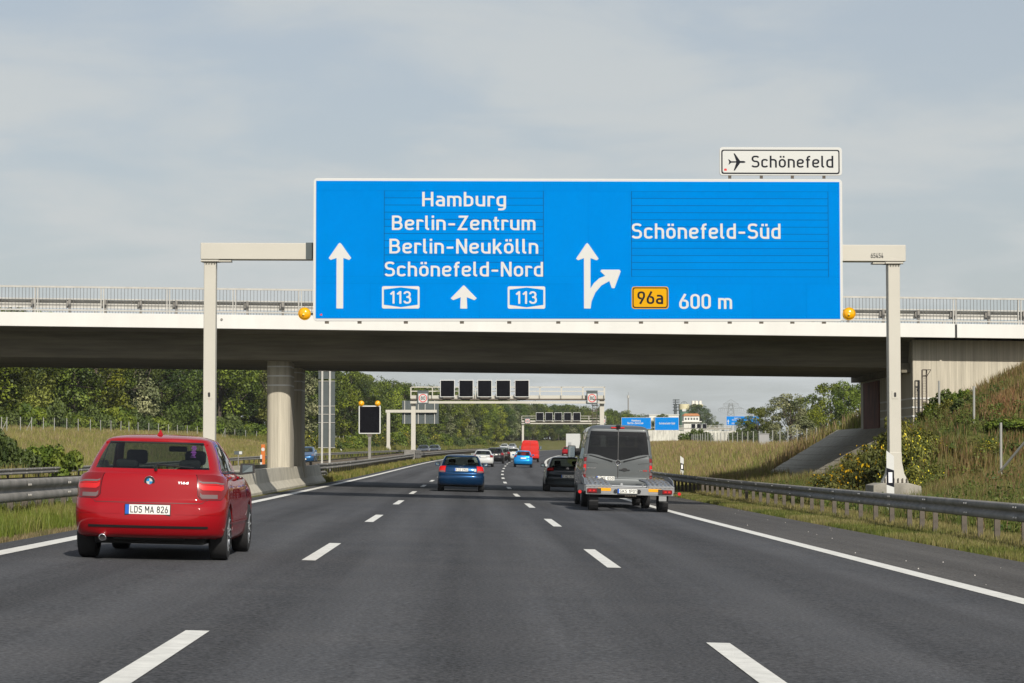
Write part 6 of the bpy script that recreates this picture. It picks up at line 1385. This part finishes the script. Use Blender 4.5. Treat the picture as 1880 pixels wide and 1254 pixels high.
def bush(pr, px, py, Y, w, h, label, group=None, name='bush'):
    p = at(px, py, Y); s_ = float(s_of_Y(Y, p.x)); c = float(np.interp(s_, _s, _cx)); z = GP(s_, p.x - c)[2] - .08
    e = empty(name, (p.x, Y, z), (0, 0, random.uniform(0, 6.28)), label=label, cat='bush', group=group); e.scale = (w, w, h); obj('foliage', pr[0], e); obj('stem', pr[1], e); return e
bush(BU[1], 20, 850, 128, 1.9, 2.3, 'dark green rounded bush at the left edge behind the guard rail', name='bush'); bush(BU[0], 62, 850, 130, 1.8, 2.1, 'bright green bush between the dark bush and the delineator'); bush(BU[2], 108, 850, 131, 1.45, 2.3, 'upright bright green bush just left of the delineator post'); bush(BU[1], -12, 850, 126, 1.6, 2.6, 'dark bush cut by the left picture edge'); bush(BU[0], 85, 850, 133, 1.2, 1.6, 'bright green bush behind the upright one')
for i, (px, Y, w, h) in enumerate(((1522, 85, .9, .8), (1545, 81, 1.1, 1.1), (1562, 77, 1.0, 1.0), (1584, 79, 1.3, 1.5), (1612, 77, 1.2, 1.7))): bush(BY, px, 880, Y, w, h, '%s low shrub covered in orange yellow flowers left of the right gantry post' % ('leftmost', 'second', 'third', 'fourth', 'rightmost')[i], 'orange flowered shrubs by the gantry')
for i, (px, Y, w, h) in enumerate(((1655, 83, 1.1, 1.6), (1662, 76, .85, 1.6), (1668, 73, .5, .8), (1682, 78, 1.1, 1.3), (1694, 74, .8, .9), (1710, 77, .9, .9))): bush(BYY, px, 880, Y, w, h, '%s low shrub with yellow flowers right of the right gantry post' % ('leftmost', 'second', 'third', 'fourth', 'fifth', 'rightmost')[i], 'yellow flowered shrubs by the gantry')
for i, (px, Y, w, h) in enumerate(((1708, 88.6, .6, .9), (1722, 88, .6, .8), (1738, 88.3, .8, 1.0), (1752, 87, .7, .7), (1768, 87.4, .5, .9), (1782, 84, .8, .7), (1800, 77, .9, .6), (1852, 79, 1, .6))): bush(BU[(i * 2) % 3] if i % 3 else BYY, px, 780, Y, w, h, '%s weedy shrub on the slope below the wing wall' % ('leftmost', 'second', 'third', 'fourth', 'fifth', 'sixth', 'seventh', 'rightmost')[i], 'green shrubs below the wing wall')
for i in range(26):
    px = 640 + i * 13; Y = 330 + i * 12; bush(BU[i % 3] if i % 4 else BYY, px, 825, Y, random.uniform(2, 3.4), random.uniform(2.0, 4.0), 'x', 'roadside bushes below the wood').location = GP(float(s_of_Y(Y, 0)), -27.5 + random.uniform(-2, 1), -.1)
    e = COL.objects[[o.name for o in COL.objects if o.type == 'EMPTY' and o.get('label') == 'x'][0]]; e['label'] = '%s roadside bush, %s' % (('bright green', 'dark', 'fresh green')[i % 3] if i % 4 else 'yellow flowering', zone(e.location))
for i in range(22):
    s_ = 190 + i * 9.0; bush(BU[i % 3], 300, 800, 250, random.uniform(2, 3), random.uniform(2.2, 4.5), 'x', 'undergrowth of the left wood').location = GP(s_, np.interp(s_, [178, 250, 330, 392], [-43.5, -47, -47.5, -41]) + random.uniform(-1, 1), -.2)
    e = COL.objects[[o.name for o in COL.objects if o.type == 'EMPTY' and o.get('label') == 'x'][0]]; e['label'] = '%s undergrowth bush, %s' % (('bright green', 'dark', 'fresh green')[i % 3], zone(e.location))
for px, w in ((1268, 2.0), (1290, 1.6), (1352, 1.4), (1372, 1.8)): bush(BU[1], px, 806, 322, w, 2.4, 'scrub growing against the white panel wall', 'scrub at the white wall')

# ------------------------------------------------------------------ grass
def blades(name, n, s_rng, u_rng, h, w, cols, label, dens=None, lean=.35, seeds=0.0, seedcol=(.25, .17, .10), powr=1.0, clump=0.0, keep=None, patch=.12, gap=0.0):
    t = rng.random(n) ** powr; s = s_rng[0] + (s_rng[1] - s_rng[0]) * t; u = u_rng[0] + (u_rng[1] - u_rng[0]) * rng.random(n)
    if keep is not None: k = keep(s, u); s, u = s[k], u[k]; n = len(s)
    P = RP(s, u, ground(s, u) - .02)
    f = (np.sin(P[:, 0] * patch * 7 + 1.3 * np.sin(P[:, 1] * patch * 3)) + np.sin(P[:, 1] * patch * 4 + 2.1 * np.sin(P[:, 0] * patch * 5 + 1)) + np.sin((P[:, 0] + P[:, 1]) * patch * 11)) / 6 + .5
    if gap:
        f2 = (np.sin(P[:, 0] * 1.7 + 2 * np.sin(P[:, 1] * .9)) + np.sin(P[:, 1] * 1.3 + 1.5 * np.sin(P[:, 0] * 1.1 + 2)) + np.sin(P[:, 0] * 3.1 - P[:, 1] * 2.3)) / 6 + .5
        k = rng.random(n) > gap * (f2 < .42); s, P, f = s[k], P[k], f[k]; n = len(s)
    hh = (h[0] + (h[1] - h[0]) * rng.random(n)) * (.65 + .6 * f) ; a = rng.random(n) * 2 * math.pi; ww = w * (.6 + .8 * rng.random(n)) * (1 + np.clip((s - 60) / 120, 0, 3))
    dx = np.stack([np.cos(a), np.sin(a), np.zeros(n)], 1) * ww[:, None] / 2; la = rng.random(n) * 2 * math.pi; ln = lean * hh * rng.random(n)
    L_ = np.stack([np.cos(la) * ln, np.sin(la) * ln, np.zeros(n)], 1); up = np.zeros((n, 3)); up[:, 2] = hh
    V = np.stack([P - dx, P + dx, P + up * .6 + L_ * .4 + dx * .75, P + up * .6 + L_ * .4 - dx * .75, P + up * np.array([1, 1, .97]) + L_], 1)
    idx = np.arange(n)[:, None] * 5
    F = np.concatenate([idx + np.array([0, 1, 2]), idx + np.array([0, 2, 3]), idx + np.array([3, 2, 4])], 0)
    cols = np.array(cols); q = np.clip(f * (len(cols) - 1) + rng.normal(0, .35, n) * (len(cols) - 1) * .5, 0, len(cols) - 1.001); i = q.astype(int); fr_ = (q - i)[:, None]
    c = cols[i] * (1 - fr_) + cols[i + 1] * fr_; c = c * rng.uniform(.7, 1.25, n)[:, None]; c5 = np.repeat(c[:, None, :], 5, 1)
    if seeds: k = rng.random(n) < seeds; c5[k, 2:] = np.array(seedcol) * rng.uniform(.7, 1.3, (k.sum(), 1, 1))
    return obj(name, np_mesh(name, V.reshape(-1, 3), F, GRASSM, col=c5.reshape(-1, 3)), label=label, cat='grass', kind='stuff')
GREEN = [(.06, .10, .012), (.11, .15, .02), (.17, .19, .035), (.24, .21, .06)]
STRAW = [(.12, .16, .028), (.22, .235, .055), (.33, .30, .10), (.28, .20, .09)]
BROWN = [(.08, .10, .022), (.15, .15, .04), (.21, .16, .06), (.23, .145, .065)]
blades('verge_grass', 70000, (24, 100), (8.12, 9.35), (.04, .13), .012, [(.06, .09, .014), (.12, .145, .025), (.19, .185, .055), (.26, .22, .09)], 'short green grass along the edge of the hard shoulder', powr=.85)
blades('verge_grass', 60000, (26, 100), (9.2, 10.8), (.05, .22), .014, [(.10, .13, .025), (.20, .185, .06), (.29, .24, .10)], 'dry grass around the posts of the right guard rail', powr=.85)
notpave = lambda s, u: ~((s > 89.3) & (s < 109.6) & (u > 13.2) & (u < 17.2)) & ~((s > 89.6) & (s < 104) & (u > 16.6)) & ~((np.abs(s - 70) < .75) & (np.abs(u - xr) < .8))
blades('bank_grass', 80000, (34, 93), (10.5, 14.6), (.15, .65), .018, [(.05, .08, .015), (.09, .125, .022), (.15, .165, .04), (.21, .17, .065)], 'green long grass behind the right guard rail', powr=.7, seeds=.10, keep=notpave, seedcol=(.25, .15, .09), patch=.09, gap=.75)
blades('bank_grass', 90000, (44, 93), (14, 22), (.2, .6), .022, [(.06, .095, .018), (.11, .14, .03), (.18, .16, .05), (.22, .15, .06)], 'mixed green and brown grass on the slope beside the bridge', powr=.8, seeds=.12, keep=notpave, seedcol=(.25, .14, .08), patch=.07, gap=.8)
blades('embankment_grass', 60000, (76, 90), (17.5, 25), (.08, .32), .03, [(.12, .12, .03), (.20, .14, .055), (.25, .15, .06), (.27, .17, .075)], 'dry reddish brown grass on the bridge embankment', seeds=.1, keep=notpave, seedcol=(.30, .14, .08))
blades('bank_grass', 25000, (100, 200), (9.5, 10.7), (.1, .3), .022, STRAW, 'short dry grass behind the right guard rail beyond the bridge', powr=1.2)
blades('bank_grass', 220000, (96, 330), (10.7, 22), (.3, .9), .022, STRAW, 'tall straw coloured grass on the right bank beyond the bridge', powr=1.25, seeds=.3, keep=notpave, seedcol=(.30, .20, .125))
blades('median_grass', 45000, (28, 58), (-8.6, -6.4), (.08, .34), .013, [(.10, .14, .02), (.15, .19, .025), (.24, .22, .07)], 'tall fresh grass in front of the left guard rail')
blades('median_grass', 60000, (110, 300), (-9.5, -6.3), (.08, .35), .02, [(.09, .12, .02), (.16, .17, .03), (.26, .21, .07)], 'grass in the median beyond the concrete barrier', powr=1.3)
blades('dry_verge', 16000, (28, 58), (-6.85, -6.25), (.03, .10), .012, [(.20, .16, .08), (.26, .20, .11), (.14, .14, .05)], 'dry trodden grass beside the left road edge')
blades('meadow_grass', 260000, (100, 330), (-46, -22.7), (.35, .95), .024, [(.12, .16, .025), (.20, .21, .045), (.28, .26, .075), (.30, .24, .10)], 'pale green and straw meadow beyond the opposite carriageway', powr=1.0, seeds=.22, seedcol=(.32, .24, .14))
blades('meadow_grass', 90000, (320, 620), (-38, -22.7), (.5, 1.3), .04, [(.08, .11, .02), (.15, .16, .03), (.20, .18, .05)], 'green roadside grass far along the opposite carriageway')
# broad leaved weeds on the right bank
wc = []; wr_ = []
for k in range(760):
    s_, u_ = 38 + 54 * rng.random() ** .8, 10.5 + 8.5 * rng.random() ** 1.3
    if not notpave(np.array([s_]), np.array([u_]))[0]: continue
    p = GP(s_, u_); hgt = rng.uniform(.15, .55); wc.append(p + np.array([0, 0, hgt * .6])); wr_.append(hgt * .75)
V, F, c = leaf_cloud(np.random.default_rng(77), wc, wr_, 46, .055, (.05, .085, .014), (.16, .19, .04)); obj('weeds', np_mesh('weeds', V, F, GRASSM, col=c), label='broad leaved green weeds scattered over the right bank', cat='weeds', kind='stuff')
# bits of grit on the shoulder
mb = MB()
for k in range(26):
    s, u = random.uniform(22, 75), random.uniform(5.9, 8.0); p = RP(s, u, -.025 * u); q = random.uniform(.004, .010); mb.hexa([tuple(p + np.array(d)) for d in ((-q, -q, -.005), (q, -q, -.005), (q, q, -.005), (-q, q, -.005), (-q * .6, -q * .5, q), (q * .5, -q * .6, q), (q * .6, q * .5, q), (-q * .5, q * .6, q))])
mb.build('grit', mat('pale_grit', (.45, .43, .40), .9), label='scattered pale grit on the hard shoulder', cat='grit', kind='stuff')

# ------------------------------------------------------------------ air
hz = MB().box(-420, 420, -130, 1750, -4, 75).build('haze', [], None, kind='stuff', label='thin pale summer haze over the whole motorway', cat='haze')
hm = bpy.data.materials.new('haze_air'); hm.use_nodes = True; ht = hm.node_tree; ht.nodes.remove(ht.nodes['Principled BSDF'])
pv_ = ht.nodes.new('ShaderNodeVolumePrincipled'); pv_.inputs['Color'].default_value = (.86, .92, 1.0, 1); pv_.inputs['Density'].default_value = .00007; pv_.inputs['Anisotropy'].default_value = .1
ht.links.new(pv_.outputs[0], ht.nodes['Material Output'].inputs['Volume']); hz.data.materials.append(hm)
